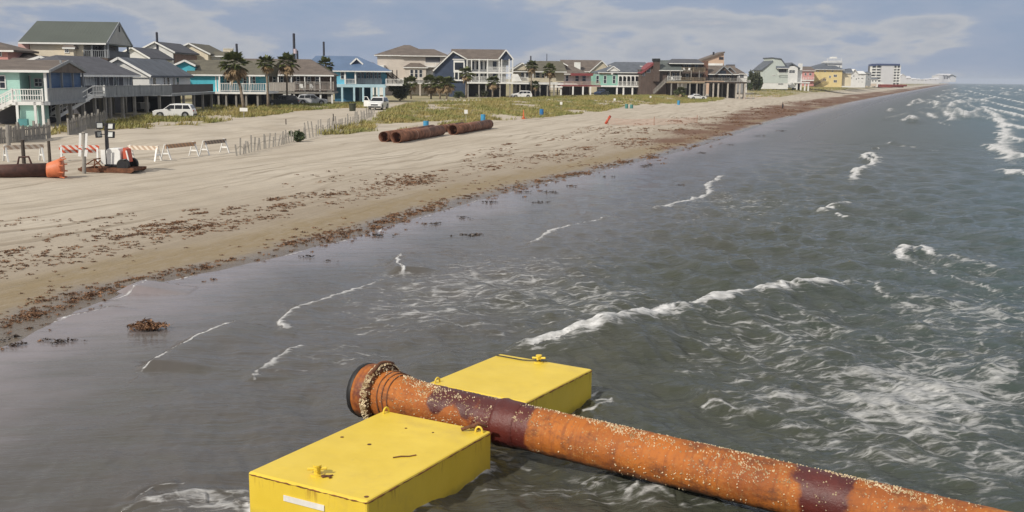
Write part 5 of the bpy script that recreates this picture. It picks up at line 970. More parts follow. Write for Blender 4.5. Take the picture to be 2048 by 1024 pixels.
h.roofx(M('grey green shingles', (.105, .12, .115), .9, .15, .7, kind='shingle'), 1318, 1366, 120.5, 140, .6, 9, .5); h.core('wall', brownw, 1334, 1368, 141, 161, 3.0, 7); h.roofx(roof_grey, 1338, 1408, 118, 126, 1.5, 8, .4, 1344, 1394)
for a, b in ((1336, 1341), (1344, 1350), (1353, 1359)): h.door(a, b, 145, 160, 3.0)
h.core('upper_wall', brownw, 1362, 1412, 127, 162, 3.5, 7); h.rail(1364, 1410, 135, 143.5, .4, tanwood); h.deck(1364, 1410, 143.5, .4, 3.5, .4, brownw)
for a, b in ((1368, 1373), (1376, 1382), (1390, 1396)): h.win(a, b, 129, 138, 3.5, bluegrey, 0)
h.win(1371, 1378, 147, 158, 3.5, white, 0); h.win(1396, 1403, 147, 158, 3.5, bluegrey, 0); h.posts([1340, 1360, 1382, 1398], 141, 160, -.4, .2, greywood)
h.rail(1335, 1362, 152, 160.5, -.6, white); h.deck(1331, 1410, 162.5, -.7, 9, .5, tanwood); h.rail(1362, 1410, 155, 161, -.6, tanwood); h.stairs((1308, 187), (1334, 161.5), -.7, 1.2, greywood)
h.piles([1343, 1356, 1364, 1380, 1394, 1408], 164, -.4, .36); h.piles([1350, 1372, 1400], 164, 4, .36); h.under(1334, 1360, 164, 2.5, 6, brownw); h.under(1361, 1408, 164, 6, 3, dark); deck_chair(h, 1369, 143, 1.2, .3, 'white chair on the upper balcony of the brown timber house, left one'); deck_chair(h, 1378, 143, 1.2, -.4, 'white chair on the upper balcony of the brown timber house, right one'); deck_chair(h, 1345, 161.5, .6, .2, 'white chair behind the white railing of the tan deck'); h.box('white_steps', white, 1357, 1374, 166, 176, 1.5, .3)
h = House('brown timber house with twin front gables, brick chimney and deck on tall posts', 1450, 312, 2)
h.core('wall', brownw, 1412, 1474, 148, 162, 2, 8); o, _ = h.roofx(roof_brown, 1405, 1478, 131, 147.5, .6, 10, .5); h.roofy(roof_brown, (1448, 131.5), (1431, 147.5), (1465, 147.5), .2, 9, .4, brownw, bluegrey); h.roofy(roof_brown, (1460, 133), (1452, 140), (1478, 151), 1.4, 8, .4, brownw, bluegrey)
h.box('chimney', brick, 1407, 1416, 122, 160, -.2, 1.3, o)
for a, b in ((1418, 1426), (1436, 1441), (1443, 1450), (1453, 1459), (1462, 1468)): h.win(a, b, 149, 160, 1.95, white if a == 1453 else bluegrey, 0)
h.box('gable_glass', glass, 1440, 1452, 141, 148, .1, .08); h.deck(1408, 1494, 163, -.8, 9, .45, darkwood); h.rail(1410, 1494, 156, 162.5, -.7, greywood); h.piles([1411, 1427, 1437, 1456, 1473, 1480, 1490], 164.5, -.5, .42, M('pale posts', (.42, .38, .33), .8, .2, 2)); h.piles([1420, 1445, 1470, 1488], 164.5, 4, .4); h.under(1424, 1470, 164.5, 6, 3, darkwood)
h = House('tan house with one long slanted roof rising behind the brown timber houses', 1430, 350, 2)
def q3(h, u, v, y): x, z = h.pf(u, v, y); return (x, y, z)
h.L(MB().prism([q3(h, 1395, 190, 0), q3(h, 1448, 190, 0), q3(h, 1448, 106, 0), q3(h, 1395, 124, 0)], (0, 9, 0)), 'wall', terracotta); h.L(MB().prism([q3(h, 1388, 125, -.6), q3(h, 1450, 103, -.6), q3(h, 1450, 105.5, -.6), q3(h, 1388, 127.5, -.6)], (0, 10.2, 0)), 'roof', roof_brown); h.win(1438, 1447, 114, 119.5, -.0, brownw, 0); h.box('vent_stack', blackmetal, 1426, 1429, 104, 112, 3, .6); h.box('white_band', white, 1388, 1446, 126.5, 131, -.5, .4)
h = House('white house half hidden behind the twin gabled timber house', 1484, 360, 4); h.core('wall', white_wall, 1462, 1494, 147, 185, 0, 9); h.roofx(roof_brown, 1458, 1492, 136, 147, 0, 9, .5, 1464, 1474); h.win(1479, 1488, 149, 156, 0, mull=0); h.box('dark_dormer', slate, 1456, 1470, 129, 136, 2, 3); h.rail(1478, 1500, 160, 165, -1)
# --- second row, left
h = House('tall cream house with dark green roof and open gabled porch, tallest on the left', 168, 138, 6)
h.core('wall', cream, 62, 169, 85, 165, 0, 12); h.core('side_wall', palepink, 38, 59.5, 87, 150, .6, 8); o, q = h.roofx(roof_green, 36, 212, 42.5, 83.5, 0, 12, .6, 74, None); xg = q[1]
h.L(MB().prism([(xg + .002, q[2] + .2, q[4] - .05), (xg + .002, q[3] - .2, q[4] - .05), (xg + .002, (q[2] + q[3]) / 2, q[5] - .12)], (.06, 0, 0)), 'gable_wall', M('grey gable siding', (.42, .41, .38), .7, .1, 1, kind='siding')); h.L(MB().bar((xg + .1, q[2], q[4] - .08), (xg + .1, (q[2] + q[3]) / 2, q[5] - .08), .10, .25).bar((xg + .1, q[3], q[4] - .08), (xg + .1, (q[2] + q[3]) / 2, q[5] - .08), .10, .25), 'rake_trim', bluegrey); yv = (q[2] + q[3]) / 2; h.L(MB().box(xg + .063, xg + .09, yv - .3, yv + .3, q[4] + .9 * (q[5] - q[4]) * .62, q[4] + .9 * (q[5] - q[4]) * .62 + .8), 'gable_vent', dark)
h.core('porch_wall', slate, 169.4, 205, 87, 165, 3.5, 8)
for a, b in ((178, 184), (190, 197)): h.door(a, b, 92, 118, 3.5)
zf = h.pf(190, 116, 0)[1]; x0 = h.pf(169, 116, 0)[0]; h.L(MB().box(x0, xg, -.2, 12, zf - .3, zf), 'porch_floor', brownw); h.railx(x0, xg, zf, zf + 1, -.1, bluegrey); h.raily(xg - .1, -.1, 11.5, zf, zf + 1, slate, 's')
for x, y in ((x0 + 1, 0), (x0 + 3, 0), (xg - .3, 0), (xg - .3, 6), (xg - .3, 11.5)): h.L(MB().box(x - .12, x + .12, y - .12, y + .12, zf, q[4]), 'post', bluegrey)
h.L(MB().box(x0 + .5, xg - .5, 2, 11, -.5, zf - .3), 'store_wall', brownw)
h.roofx(roof_brown, 124, 150, 88, 94, -1.3, 2.2, .2, 130, 144); h.core('bay_wall', cream, 128, 147, 94, 113, -1.2, 1.19); h.win(129, 138, 96, 106, -1.2)
h = House('pink house with brown roof at the left edge behind the aqua house', 10, 128, 6); h.core('wall', pinkw, -60, 17, 100, 160, 0, 8); h.roofx(roof_brown, -90, 27, 82, 98.5, 0, 8, .5, -60, -8); h.roofx(roof_brown, -20, 66, 95, 119, 3, 9, .4, 0, 32); h.win(-10, 4, 103, 113, 0)
h = House('white gabled house with dark grey roof and brownish side wall in the second row', 348, 190, 0); h.core('wall', white_wall, 288, 347, 103, 160, 0, 14); o, q = h.roofy(roof_grey, (309, 82.5), (268, 103.5), (350, 104), 0, 14, .4, white_wall); x1 = h.pf(347, 110, 0)[0]; h.L(MB().box(x1 + .003, x1 + .06, .3, 13.7, h.pf(347, 130, 0)[1], q[4] - .3), 'side_wall', M('brown side wall', (.20, .125, .10), .8, .2, 1, kind='siding'))
h = House('low white gable with grey roof beside the tall cream house', 290, 176, 0); h.core('wall', white_wall, 240, 296, 115, 160, 0, 12); h.roofy(roof_grey, (262, 93.5), (226, 115), (300, 116), 0, 12, .4, white_wall)
h = House('cream gabled house with olive roof in the second row', 418, 205, 0); h.core('wall', cream, 350, 417, 108, 160, 0, 13); h.roofy(roof_olive, (377, 85.5), (334, 106), (421, 107.5), 0, 13, .4, cream); h.box('side_porch', white_wall, 419, 444, 112, 120, 2, 6); h.roofx(roof_olive, 419, 448, 103, 111, 1.5, 6, .3)
h = House('cream box shaped roof tower behind the turquoise house', 457, 215, 12, 'roof_tower', 'tower'); h.core('wall', cream, 447, 466, 97, 150, 0, 3.5); h.box('cap', white, 446.5, 466.5, 95.8, 97.4, -.1, 3.7)
h = House('brown shingled house just showing behind the tan house and the red porch house', 1105, 330, 4); h.core('wall', beige, 1070, 1140, 130, 180, 0, 9); h.roofx(roof_brown, 1060, 1150, 122, 132, 0, 9, .5, 1080, 1130)
h = House('low white roofed house behind the mint house', 1262, 370, 4); h.core('wall', white_wall, 1222, 1300, 131, 180, 0, 9); h.roofx(roof_slate, 1218, 1304, 124, 131, 0, 9, .5, 1230, 1290)
# --- far right along the dune
def zr(u, v, D): return CH - (v - (HC + SLOPE * (u - 1024))) / F * D
h = House('pale green grey tall house with stepped gable at the start of the far row', 1545, 420, 4); h.core('wall', palegreen, 1525, 1576, 140, 166, 0, 12); h.L(MB().prism([q3(h, 1525, 141, .02), q3(h, 1576, 141, .02), q3(h, 1576, 138, .02), q3(h, 1562, 118, .02), q3(h, 1546, 115.5, .02), q3(h, 1546, 122, .02)], (0, 11.9, 0)), 'wall', palegreen); h.L(MB().prism([q3(h, 1523, 140, -.3), q3(h, 1546, 121, -.3), q3(h, 1546, 123, -.3), q3(h, 1524, 142, -.3)], (0, 12.5, 0)), 'roof', roof_slate); h.L(MB().prism([q3(h, 1545, 114.5, -.3), q3(h, 1563, 117, -.3), q3(h, 1578, 137, -.3), q3(h, 1576, 139, -.3), q3(h, 1562, 119, -.3), q3(h, 1545, 116.5, -.3)], (0, 12.5, 0)), 'roof', roof_slate)
h.core('lower_wall', white_wall, 1525, 1576, 166.3, 178, .1, 11); h.box('recess_shade', slate, 1558, 1573, 138, 145, -.04, .03); h.rail(1556, 1575, 145, 150, -1, sp=.5); h.win(1544, 1551, 150, 152, 0, mull=0); h.win(1556, 1567, 166.5, 169.5, .08, mull=1); h.roofx(roof_slate, 1554, 1578, 130, 136, -1.2, 4, .2)  # flat dark panel on the wall paints the shade of a recess
h = House('white house with white slanted roof and balcony beside the pale green house', 1590, 440, 4); h.core('wall', white_wall, 1575, 1595, 132, 176, 0, 12); h.core('wall', white_wall, 1595.3, 1604, 138, 165, 2, 9); h.L(MB().prism([q3(h, 1574, 134, -.3), q3(h, 1584, 125, -.3), q3(h, 1604, 138, -.3), q3(h, 1604, 140, -.3), q3(h, 1584, 128, -.3), q3(h, 1574, 137, -.3)], (0, 12.4, 0)), 'roof', roof_slate); h.box('white_fin', white, 1601, 1605, 127, 140, -.5, 3); h.rail(1592, 1612, 156, 163, -1, sp=.5); h.deck(1590, 1620, 164, -1.2, 10, .5, white); h.piles([1594, 1602, 1610, 1617], 165, -.6, .5, white); h.stairs((1572, 176), (1586, 164), -1.4, 1.5); h.win(1578, 1590, 140, 146, 0, mull=1); h.under(1592, 1600, 165, 3, 5, dark)
h = House('salmon pink house between the white house and the yellow house', 1616, 470, 4); h.core('wall', M('salmon siding', (.58, .27, .25), .6, .08, .5, kind='siding'), 1605, 1628, 140, 172, 0, 12); h.roofx(roof_brown, 1602, 1632, 133, 141, 0, 12, .6, 1606, 1622); h.win(1609, 1613, 146, 151, 0, mull=0); h.win(1618, 1623, 146, 151, 0, mull=0); h.rail(1606, 1628, 154, 159, -1, sp=.6); h.deck(1604, 1628, 159.5, -1.2, 0, .5, white)
h = House('large yellow house with slate roof, outside stairs and white lookout tower', 1655, 480, 4); h.core('wall', yellow_wall, 1627, 1684, 139, 174, 0, 14); o, _ = h.roofx(roof_slate, 1622, 1690, 126, 138.5, 0, 14, .8, 1646, 1658); h.core('tower', white_wall, 1656, 1684, 122, 138, 4, 6); h.rail(1655, 1683, 116, 122, 3.5, sp=.6); h.deck(1655, 1685, 123, 3.3, 11, .8, M('light grey trim', (.5, .52, .54), .6, .1, 1)); h.box('tower_top', white, 1664, 1674, 113.5, 117, 5, 3)
for a in (1634, 1648, 1663): h.win(a, a + 4, 141, 144, 0, mull=0)
for a, b, v in ((1667, 1674, 149), (1667, 1674, 160), (1645, 1652, 157), (1658, 1662, 151)): h.win(a, b, v, v + 5, 0)
h.stairs((1628, 172), (1652, 159), -1.6, 1.5, tanwood); h.win(1678, 1680, 131, 136, 4, mull=0); h.core('annex_wall', M('pale yellow siding', (.72, .65, .48), .6, .05, .5, kind='siding'), 1684.3, 1702, 146, 172, 2, 10); h.roofx(roof_slate, 1682, 1704, 138, 145.5, 2, 10, .5, 1684, 1694)
CONDO = 'pale buildings along the far beach'
def far_house(label, u0, u1, vr, ve, vb, D, wall, roof, wins, gable=False, group=CONDO):
    h = House(label, (u0 + u1) / 2, D, 4, 'condominium', 'condominium', group); h.core('wall', wall, u0, u1, ve, vb + 4, 0, 14)
    if gable: h.roofy(roof, ((u0 + u1) / 2, vr), (u0 - 1, ve), (u1 + 1, ve), 0, 14, .6, wall)
    else: h.roofx(roof, u0 - 1, u1 + 1, vr, ve, 0, 14, .6, u0 + (u1 - u0) * .25, u1 - (u1 - u0) * .25)
    for a, b, v0, v1 in wins: h.win(a, b, v0, v1, 0, white, 0, .18)
    return h
far_house('white three storey condominium next to the yellow house', 1692, 1706, 137, 145, 170, 560, white_wall, roof_slate, [(1695, 1698, 147, 150), (1701, 1704, 147, 150), (1695, 1698, 154, 158), (1701, 1704, 154, 158)])
far_house('white condominium with steep white gable', 1704, 1716, 138, 147, 171, 590, white_wall, white, [(1706, 1709, 150, 154), (1711, 1714, 156, 160)], True)
far_house('broad white condominium with three rows of dark windows', 1713, 1731, 142, 147, 171, 620, white_wall, white, [(1715, 1719, 149, 151), (1722, 1727, 149, 151), (1715, 1719, 155, 158), (1722, 1727, 155, 158), (1715, 1719, 163, 165), (1722, 1727, 163, 165)])
far_house('narrow grey condominium before the high-rise', 1732, 1742, 143, 146, 168, 700, bluegrey, roof_slate, [(1734, 1740, 148, 152), (1734, 1740, 156, 160)])
h = House('white and blue high-rise apartment block with open balconies on both sides', 1770, 1150, 4, 'apartment_tower', 'apartment block'); h.core('wall', M('high rise white', (.58, .58, .60), .6, .05, .2), 1762, 1786, 131, 172, 0, 18)
trimb = M('dark blue roof trim', (.03, .05, .14), .5, .1, 1); h.box('roof_trim', trimb, 1755, 1800, 127.5, 131, -.6, 19)
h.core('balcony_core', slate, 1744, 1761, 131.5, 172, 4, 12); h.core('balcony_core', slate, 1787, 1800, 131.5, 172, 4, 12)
for k in range(6):
    v = 135.5 + k * 5.6
    for a, b in ((1744, 1752), (1753, 1761.5), (1786.5, 1793), (1794, 1801)):
        if a == 1744 and k > 3: continue
        h.box('balcony', white, a, b, v, v + 2.4, 0, 5)
for a in (1744, 1752.5, 1787, 1793.5, 1800): h.box('pier', white, a - .5, a + .5, 131, 150 if a < 1750 else 171, -.1, 5)
h.box('roof_cap', trimb, 1743, 1753, 128.5, 132, -.3, 8)
far_house('low white house left below the high-rise', 1741, 1756, 155, 158, 170, 800, white_wall, roof_slate, [(1744, 1747, 160, 164), (1750, 1753, 160, 164)])
for i, (u0, u1, vr, ve, D) in enumerate([(1800, 1812, 148, 153, 1350), (1811, 1822, 152, 156, 1500), (1822, 1834, 156, 158.5, 1700), (1834, 1842, 157, 159, 1900), (1848, 1858, 157, 159, 2100), (1858, 1868, 156, 158, 2300), (1868, 1878, 155, 158, 2500)]):
    far_house(('pale gabled building right behind the high-rise', 'second pale building beyond the high-rise, slightly lower', 'low pale building midway along the far shore', 'smallest pale building on the far shore', 'pale low building left of the white end block', 'pale building next but one to the white end block', 'pale building touching the white end block')[i], u0, u1, vr, ve, 163.5, D, M('far white', (.60, .60, .62), .6, .05, .2), M('far white'), [((u0 * .7 + u1 * .3) - 1, (u0 * .7 + u1 * .3) + 1, ve + 1, ve + 2.5)], i == 0)
h = House('long white resort building at the end of the shore with stepped roof', 1894, 2700, 4, 'resort_building', 'building'); fw = M('far white')
h.core('wall', fw, 1878, 1886, 151, 165, 0, 40); h.core('wall', fw, 1886.2, 1899, 149.5, 165, 2, 40); h.core('wall', fw, 1899.3, 1912, 151, 164, 0, 40); h.roofx(fw, 1885, 1906, 147.5, 150, 1, 40, 2); h.roofy(fw, (1904, 148.5), (1896, 152), (1914, 153), -2, 40, 2)
for a, b in ((1888, 1891), (1893, 1896)): h.box('dark_gap', slate, a, b, 153, 158, 1.7, .2)
#=PART6
# ------------------------------------------------------------------ vehicles
carglass = M('car glass', (.012, .014, .018), .05, .2, 2); alloy = M('alloy rim', (.42, .42, .43), .35, .1, 4, metal=.6); plastic = M('black trim', (.02, .02, .022), .5, .2, 3); lampm = M('headlight glass', (.6, .6, .58), .1, .1, 4); redlamp = M('tail light', (.35, .02, .02), .2, .1, 4)
PROFILES = {                                            # side outline (x from the nose, z), belt height, window runs (x0, x1, at belt / at roof)
    'suv': dict(L=4.75, W=1.86, low=[(0, .45), (.02, .78), (.25, .93), (1.25, 1.06)], roof=[(2.05, 1.64), (2.5, 1.70), (3.9, 1.68), (4.35, 1.58)], tail=[(4.62, 1.08), (4.72, .95), (4.75, .5)], belt=1.06, win=[((1.42, 2.02, 2.55, 2.55)), ((2.63, 2.63, 3.45, 3.45)), ((3.53, 3.53, 4.42, 4.15))], axles=(.88, 3.78), r=.37),
    'sedan': dict(L=4.6, W=1.8, low=[(0, .42), (.03, .68), (.3, .80), (1.35, .93)], roof=[(2.15, 1.40), (2.6, 1.45), (3.2, 1.42)], tail=[(3.95, 1.03), (4.5, .98), (4.58, .8), (4.6, .45)], belt=.95, win=[((1.55, 2.2, 2.62, 2.62)), ((2.7, 2.7, 3.6, 3.2))], axles=(.88, 3.6), r=.33),
    'pickup': dict(L=5.6, W=1.95, low=[(0, .5), (.02, .95), (.2, 1.10), (1.5, 1.18)], roof=[(2.2, 1.82), (2.5, 1.88), (3.6, 1.86)], tail=[(3.78, 1.2), (5.55, 1.2), (5.58, 1.1), (5.6, .55)], belt=1.2, win=[((1.7, 2.25, 2.72, 2.72)), ((2.8, 2.8, 3.62, 3.56))], axles=(1.0, 4.35), r=.42)}
def car(label, u, v, yaw, kind, paint, group='cars parked among the houses', door_open=False, scale=1., name='parked_car', cat='car'):
    K = PROFILES[kind]; p = P(u, v); t = T(name, label, cat, p, R(yaw), group); t.scale = (scale,) * 3; Lh = K['L'] / 2; w = K['W'] / 2; lean = .82
    out = K['low'] + K['roof'] + K['tail']; n = len(out); b = MB(); belt = K['belt']; zr_ = max(q[1] for q in out)
    def half(z): return w * (1 - (1 - lean) * max(0, (z - belt) / (zr_ - belt))) if z > belt else w * (1 - .05 * max(0, (.6 - z) / .6))
    rows = []
    for f, ins in ((-1, .0), (-.86, .03), (.86, .03), (1, .0)):
        rows.append([(x - Lh + (0 if abs(f) < 1 else (.04 if x < Lh else -.04)), f * half(z), z + (0 if abs(f) < 1 else -.035)) for x, z in out])
    vs = [q for r in rows for q in r]; fs = []
    for i in range(3):
        for j in range(n - 1): fs.append((i * n + j, i * n + j + 1, (i + 1) * n + j + 1, (i + 1) * n + j))
    low = len(vs)
    for r in rows: vs += [(r[0][0] + .05, r[0][1] * .97, .26), (r[-1][0] - .05, r[-1][1] * .97, .28)]
    for i in range(3): fs += [(low + 2 * i, i * n, (i + 1) * n, low + 2 * i + 2), (i * n + n - 1, low + 2 * i + 1, low + 2 * i + 3, (i + 1) * n + n - 1), (low + 2 * i, low + 2 * i + 2, low + 2 * i + 3, low + 2 * i + 1)]
    fs += [tuple([low] + list(range(n)) + [low + 1]), tuple([low + 7] + list(range(4 * n - 1, 3 * n - 1, -1)) + [low + 6])]
    b.add(vs, fs).build('body', paint, t)
    for s in (-1, 1):
        for (a0, a1, b1, b0) in K['win']:
            z0, z1 = belt + .03, zr_ - .16; y0, y1 = half(z0) + .004, half(z1) + .012
            q = [(a0 - Lh, s * y0, z0), (a1 - Lh, s * y1, z1), (b1 - Lh if b1 else 0, s * y1, z1), (b0 - Lh, s * y0, z0)]
            q = [(a0 - Lh, s * y0, z0), (b0 - Lh if kind == 'x' else (max(b1, b0)) - Lh, s * y0, z0), (min(b1, b0) - Lh, s * y1, z1), (max(a0, a1) - Lh, s * y1, z1)]
            MB().prism(q, (0, -s * .02, 0)).build('side_window', carglass, t)
        for x in K['axles']:
            MB().tube([(x - Lh, s * (w - .16), K['r']), (x - Lh, s * (w - .005), K['r'])], K['r'] + .07, 20).build('wheel_arch', plastic, t); wheel(t, x - Lh, s * (w - .10), K['r'], K['r'], .23, alloy)
        MB().box(-Lh + .02, -Lh + .14, s * (w - .48), s * (w - .10), .70 * belt / 1.06, .84 * belt / 1.06).build('headlight', lampm, t); MB().box(Lh - .10, Lh + .012, s * (w - .30), s * (w - .08), .80, 1.0 * belt / 1.06).build('tail_light', redlamp, t)
        MB().box(1.5 - Lh + (.25 if kind != 'sedan' else .35), 1.72 - Lh + .25, s * (w + .005), s * (w + .17), belt, belt + .14).build('wing_mirror', plastic, t)
    x0, z0 = K['low'][-1]; x1, z1 = K['roof'][0]; e = .12
    nx, nz = (z1 - z0), -(x1 - x0); nl = math.hypot(nx, nz); nx, nz = -nx / nl * .012, -nz / nl * .012
    def slant(xa, za, xb, zb, nm):
        dx, dz = xb - xa, zb - za; xa, za, xb, zb = xa + dx * e, za + dz * e, xb - dx * e, zb - dz * e; ya, yb = half(za) * .90, half(zb) * .86; nn = np.array([-(zb - za), 0, (xb - xa)]); nn = nn / np.linalg.norm(nn) * .015
        if nn[2] < 0: nn = -nn
        MB().prism([(xa - Lh, -ya, za), (xa - Lh, ya, za), (xb - Lh, yb, zb), (xb - Lh, -yb, zb)], nn).build(nm, carglass, t)
    slant(x0, z0, x1, z1, 'windshield'); slant(*K['tail'][0], *K['roof'][-1], 'rear_window')
    MB().box(-Lh - .03, -Lh + .12, -w * .9, w * .9, .30, .50).build('bumper', plastic if kind != 'sedan' else paint, t); MB().box(-Lh + .005, -Lh + .05, -w * .5, w * .5, .58, .76).build('grille', plastic, t); MB().box(Lh - .12, Lh + .03, -w * .9, w * .9, .34, .54).build('bumper', plastic, t)
    if door_open:
        d = MB().prism([(0, 0, .42), (1.05, 0, .42), (1.05, 0, 1.18), (.95, 0, 1.72), (.45, 0, 1.74), (0, 0, 1.2)], (0, .08, 0)).build('door', paint, t); d.location = (1.45 - Lh, w * 1.0, 0); d.rotation_euler = (0, 0, R(62)); MB().prism([(.14, -.006, 1.22), (.98, -.006, 1.22), (.90, -.006, 1.66), (.48, -.006, 1.68)], (0, .092, 0)).build('door_window', carglass, d)
    return t
def paint(n, c, r=.25): return M(n, c, r, .05, .5)
pw_ = paint('white car paint', (.74, .74, .73)); ps_ = paint('silver car paint', (.50, .51, .53)); pg_ = paint('charcoal car paint', (.035, .038, .045)); pb_ = paint('dark blue car paint', (.02, .035, .075))
car('white SUV parked on the grass in front of the white stairs house, nearest car', 350, 236, 4, 'suv', pw_, scale=.90)
car('dark charcoal SUV under the long boarded deck left of the silver one', 566, 213, 8, 'suv', pg_, scale=1.0)
car('silver SUV nosing right beside the dark charcoal SUV', 625, 210, 186, 'suv', ps_)
car('white SUV facing the beach with its front door standing open', 757, 219, 84, 'suv', pw_, door_open=True, scale=1.05)
car('white SUV beside the navy house below its right balcony', 1043, 196, 8, 'suv', pw_)
car('dark blue pickup in the shade under the mint green house', 1203, 192, 60, 'pickup', pb_)
car('white sedan parked on sand before the brown timber houses', 1394, 199, 190, 'sedan', pw_)
# ------------------------------------------------------------------ palms and shrubs
def leafmat(name, a, b, c=None):
    if name in MATS: return MATS[name]
    m, N, L, bs = newmat(name); MATS[name] = m; pos = nd(N, 'ShaderNodeTexCoord').outputs['Object']; k = mixc(N, L, mrange(N, L, noise(N, L, 2.2, 4, .7, pos), .35, .65), a, b); L.new(k, bs.inputs['Base Color']); bs.inputs['Roughness'].default_value = .55
    return m
frond_green = leafmat('palm fronds', (.055, .08, .02), (.15, .16, .05)); frond_dead = leafmat('dead fronds', (.20, .13, .06), (.36, .26, .15)); trunk_m = M('palm trunk', (.25, .20, .15), .9, .35, 2.5, bmp=.4)
def palm(label, u, vb, vt, rpx, lean=0., dead=.5, seed=0, D=None, trunkw=.17):
    p = P(u, vb) if D is None else GP(u, D); D = p[1]; sc = D / F; hz = (vb - vt) * sc if D is None else CH - p[2] + (HC + SLOPE * (u - 1024) - vt) * sc; r = rpx * sc * 1.45; top = np.array([lean * sc, 0, hz - r * .5]); rg = np.random.default_rng(seed)
    t = T('palm_tree', label, 'palm tree', p, 0, 'palm trees between the houses')
    mid = top * .5 + [lean * sc * -.12, 0, 0]; MB().tube([(0, 0, -.3), mid * .5, mid, top * .8, top], [trunkw * 1.25, trunkw, trunkw * .9, trunkw * .95, trunkw * 1.1], 9).build('trunk', trunk_m, t, smooth=True)
    def fronds(n, e0, e1, ln, droop, wd):
        V, Fc = [], []
        for i in range(n):
            az = i * 2.399 + rg.uniform(-.3, .3); el = e0 + (e1 - e0) * (i / max(1, n - 1)) + rg.normal() * .12; L_ = ln * rg.uniform(.8, 1.15); d = np.array([math.cos(az) * math.cos(el), math.sin(az) * math.cos(el), math.sin(el)]); side = np.array([-math.sin(az), math.cos(az), 0]); st = L_ * .42; base = top + d * st
            k = 15                                       # fan leaf: radiating segments on a short stalk
            V += [top - side * .02, top + side * .02, base]; Fc.append((len(V) - 3, len(V) - 2, len(V) - 1))
            upv = np.cross(side, d)
            for j in range(k):
                a = (j / (k - 1) - .5) * 2.5; l = L_ * .62 * (1 - .32 * abs(a)) * rg.uniform(.8, 1.1); q = d * math.cos(a) + side * math.sin(a); q2 = np.cross(q, upv); tip = base + q * l + np.array([0, 0, -droop * l * rg.uniform(.5, 1.2)]) - upv * abs(a) * .1 * l; m_ = base + q * l * .55 + np.array([0, 0, -droop * l * .15])
                V += [base, m_ + q2 * wd * l, tip, m_ - q2 * wd * l]; z = len(V); Fc += [(z - 4, z - 3, z - 2), (z - 4, z - 2, z - 1)]
        return V, Fc
    n = 34; V, Fc = fronds(n, 1.25, -.25, r * 1.05, .45, .12); fastmesh('crown', V, Fc, frond_green, parent=t)
    if dead > 0: V, Fc = fronds(int(22 * dead), -.45, -1.15, r * .95, .5, .10); fastmesh('dead_fronds', V, Fc, frond_dead, parent=t)
    return t
palm('leaning palm with a big skirt of dead fronds before the turquoise house', 487, 213, 114, 22, -17, 1.5, 1, D=140, trunkw=.2)
palm('palm at the left of the pair in front of the brown roofed house', 535, 211, 118, 14, -1, .5, 2, D=148); palm('fuller wind blown palm, right of the pair before the brown roofed house', 573, 209, 115, 17, 2, .9, 3, D=163)
palm('palm standing before the blue metal roofed house', 655, 209, 121, 14, -3, .4, 4, D=182)
palm('short palm beside the dark bush below the beige house', 822, 196, 157, 13, -2, .4, 5, D=222); palm('squat palm left of the navy house corner', 862, 197, 156, 15, 0, .7, 6, D=226); palm('second squat palm at the navy house corner, hanging fronds', 880, 197, 158, 13, 0, .8, 7, D=224); palm('palm whose crown touches the navy wall, trunk pale', 893, 198, 157, 13, 2, 1.0, 8, D=222)
palm('tall slim palm before the white framed bay of the navy house', 932, 195, 139, 12, 1, .6, 9, D=238); palm('short palm under the navy house balcony', 985, 196, 155, 11, 2, .8, 10, D=240)
palm('dark topped palm before the tan house, left of two', 1062, 195, 126, 10, 1, .5, 11, D=255); palm('palm with brown skirt before the tan house, right of two', 1100, 195, 132, 11, -1, 1.2, 12, D=262); palm('low palm beside the parked white SUV and tan house posts', 1070, 195, 164, 8, 0, .6, 13, D=258)
palm('small thin palm growing before the deck of the brown timber house', 1362, 196, 176, 9, 0, .5, 14, D=288, trunkw=.12)
bushm = leafmat('bush leaves', (.022, .030, .010), (.07, .075, .028)); bushm2 = leafmat('green bush leaves', (.03, .05, .016), (.08, .10, .035))
def bush(label, u, v, wpx, hpx, mat, n=2600, seed=0, D=None, leaf=.16, name='bush', group=None, trunk=True):
    p = P(u, v) if D is None else GP(u, D); sc = p[1] / F; rx, rz = wpx * sc / 2, hpx * sc; rg = np.random.default_rng(seed); t = T(name, label, 'bush' if name == 'bush' else 'tree', p, 0, group)
    k = 11; cs = np.stack([rg.normal(0, .42, k) * rx, rg.normal(0, .42, k) * rx * .8, rg.uniform(.25, .75, k) * rz], 1); rs = rg.uniform(.28, .5, k)
    i = rg.integers(0, k, n); d = rg.normal(size=(n, 3)); d /= np.linalg.norm(d, axis=1)[:, None]; c = cs[i] + d * rs[i][:, None] * [rx, rx, rz * .62] * (rg.uniform(.35, 1.08, (n, 1))); c[:, 2] = np.maximum(c[:, 2], .05)
    a = rg.normal(size=(n, 3)); a /= np.linalg.norm(a, axis=1)[:, None]; b = np.cross(a, rg.normal(size=(n, 3))); b /= np.linalg.norm(b, axis=1)[:, None]; s = leaf * rg.uniform(.6, 1.4, (n, 1))
    v = np.stack([c - a * s, c + b * s * .45, c + a * s, c - b * s * .45], 1).reshape(-1, 3); fastmesh('foliage', v, np.arange(4 * n).reshape(-1, 4), mat, parent=t)
    m = MB()
    for q in cs[:6]: m.tube([(0, 0, -.1), q * .5 + [0, 0, .1], q], [.07, .045, .02], 6)
    m.build('stem', trunk_m, t); return t
bush('large dark round bush left of the short palms, right of the blue house', 800, 204, 54, 40, bushm, 3600, 1, D=205, leaf=.22)
bush('low green bush breaking the line of the sand fence', 596, 284, 26, 23, bushm2, 1500, 2, leaf=.10)
bush('dark bush under the turquoise house beside the leaning palm', 500, 211, 30, 20, bushm, 1200, 3, D=158, leaf=.16); bush('bush under the boarded deck between turquoise and brown roofed houses', 526, 211, 22, 12, bushm, 900, 4, D=162, leaf=.16)
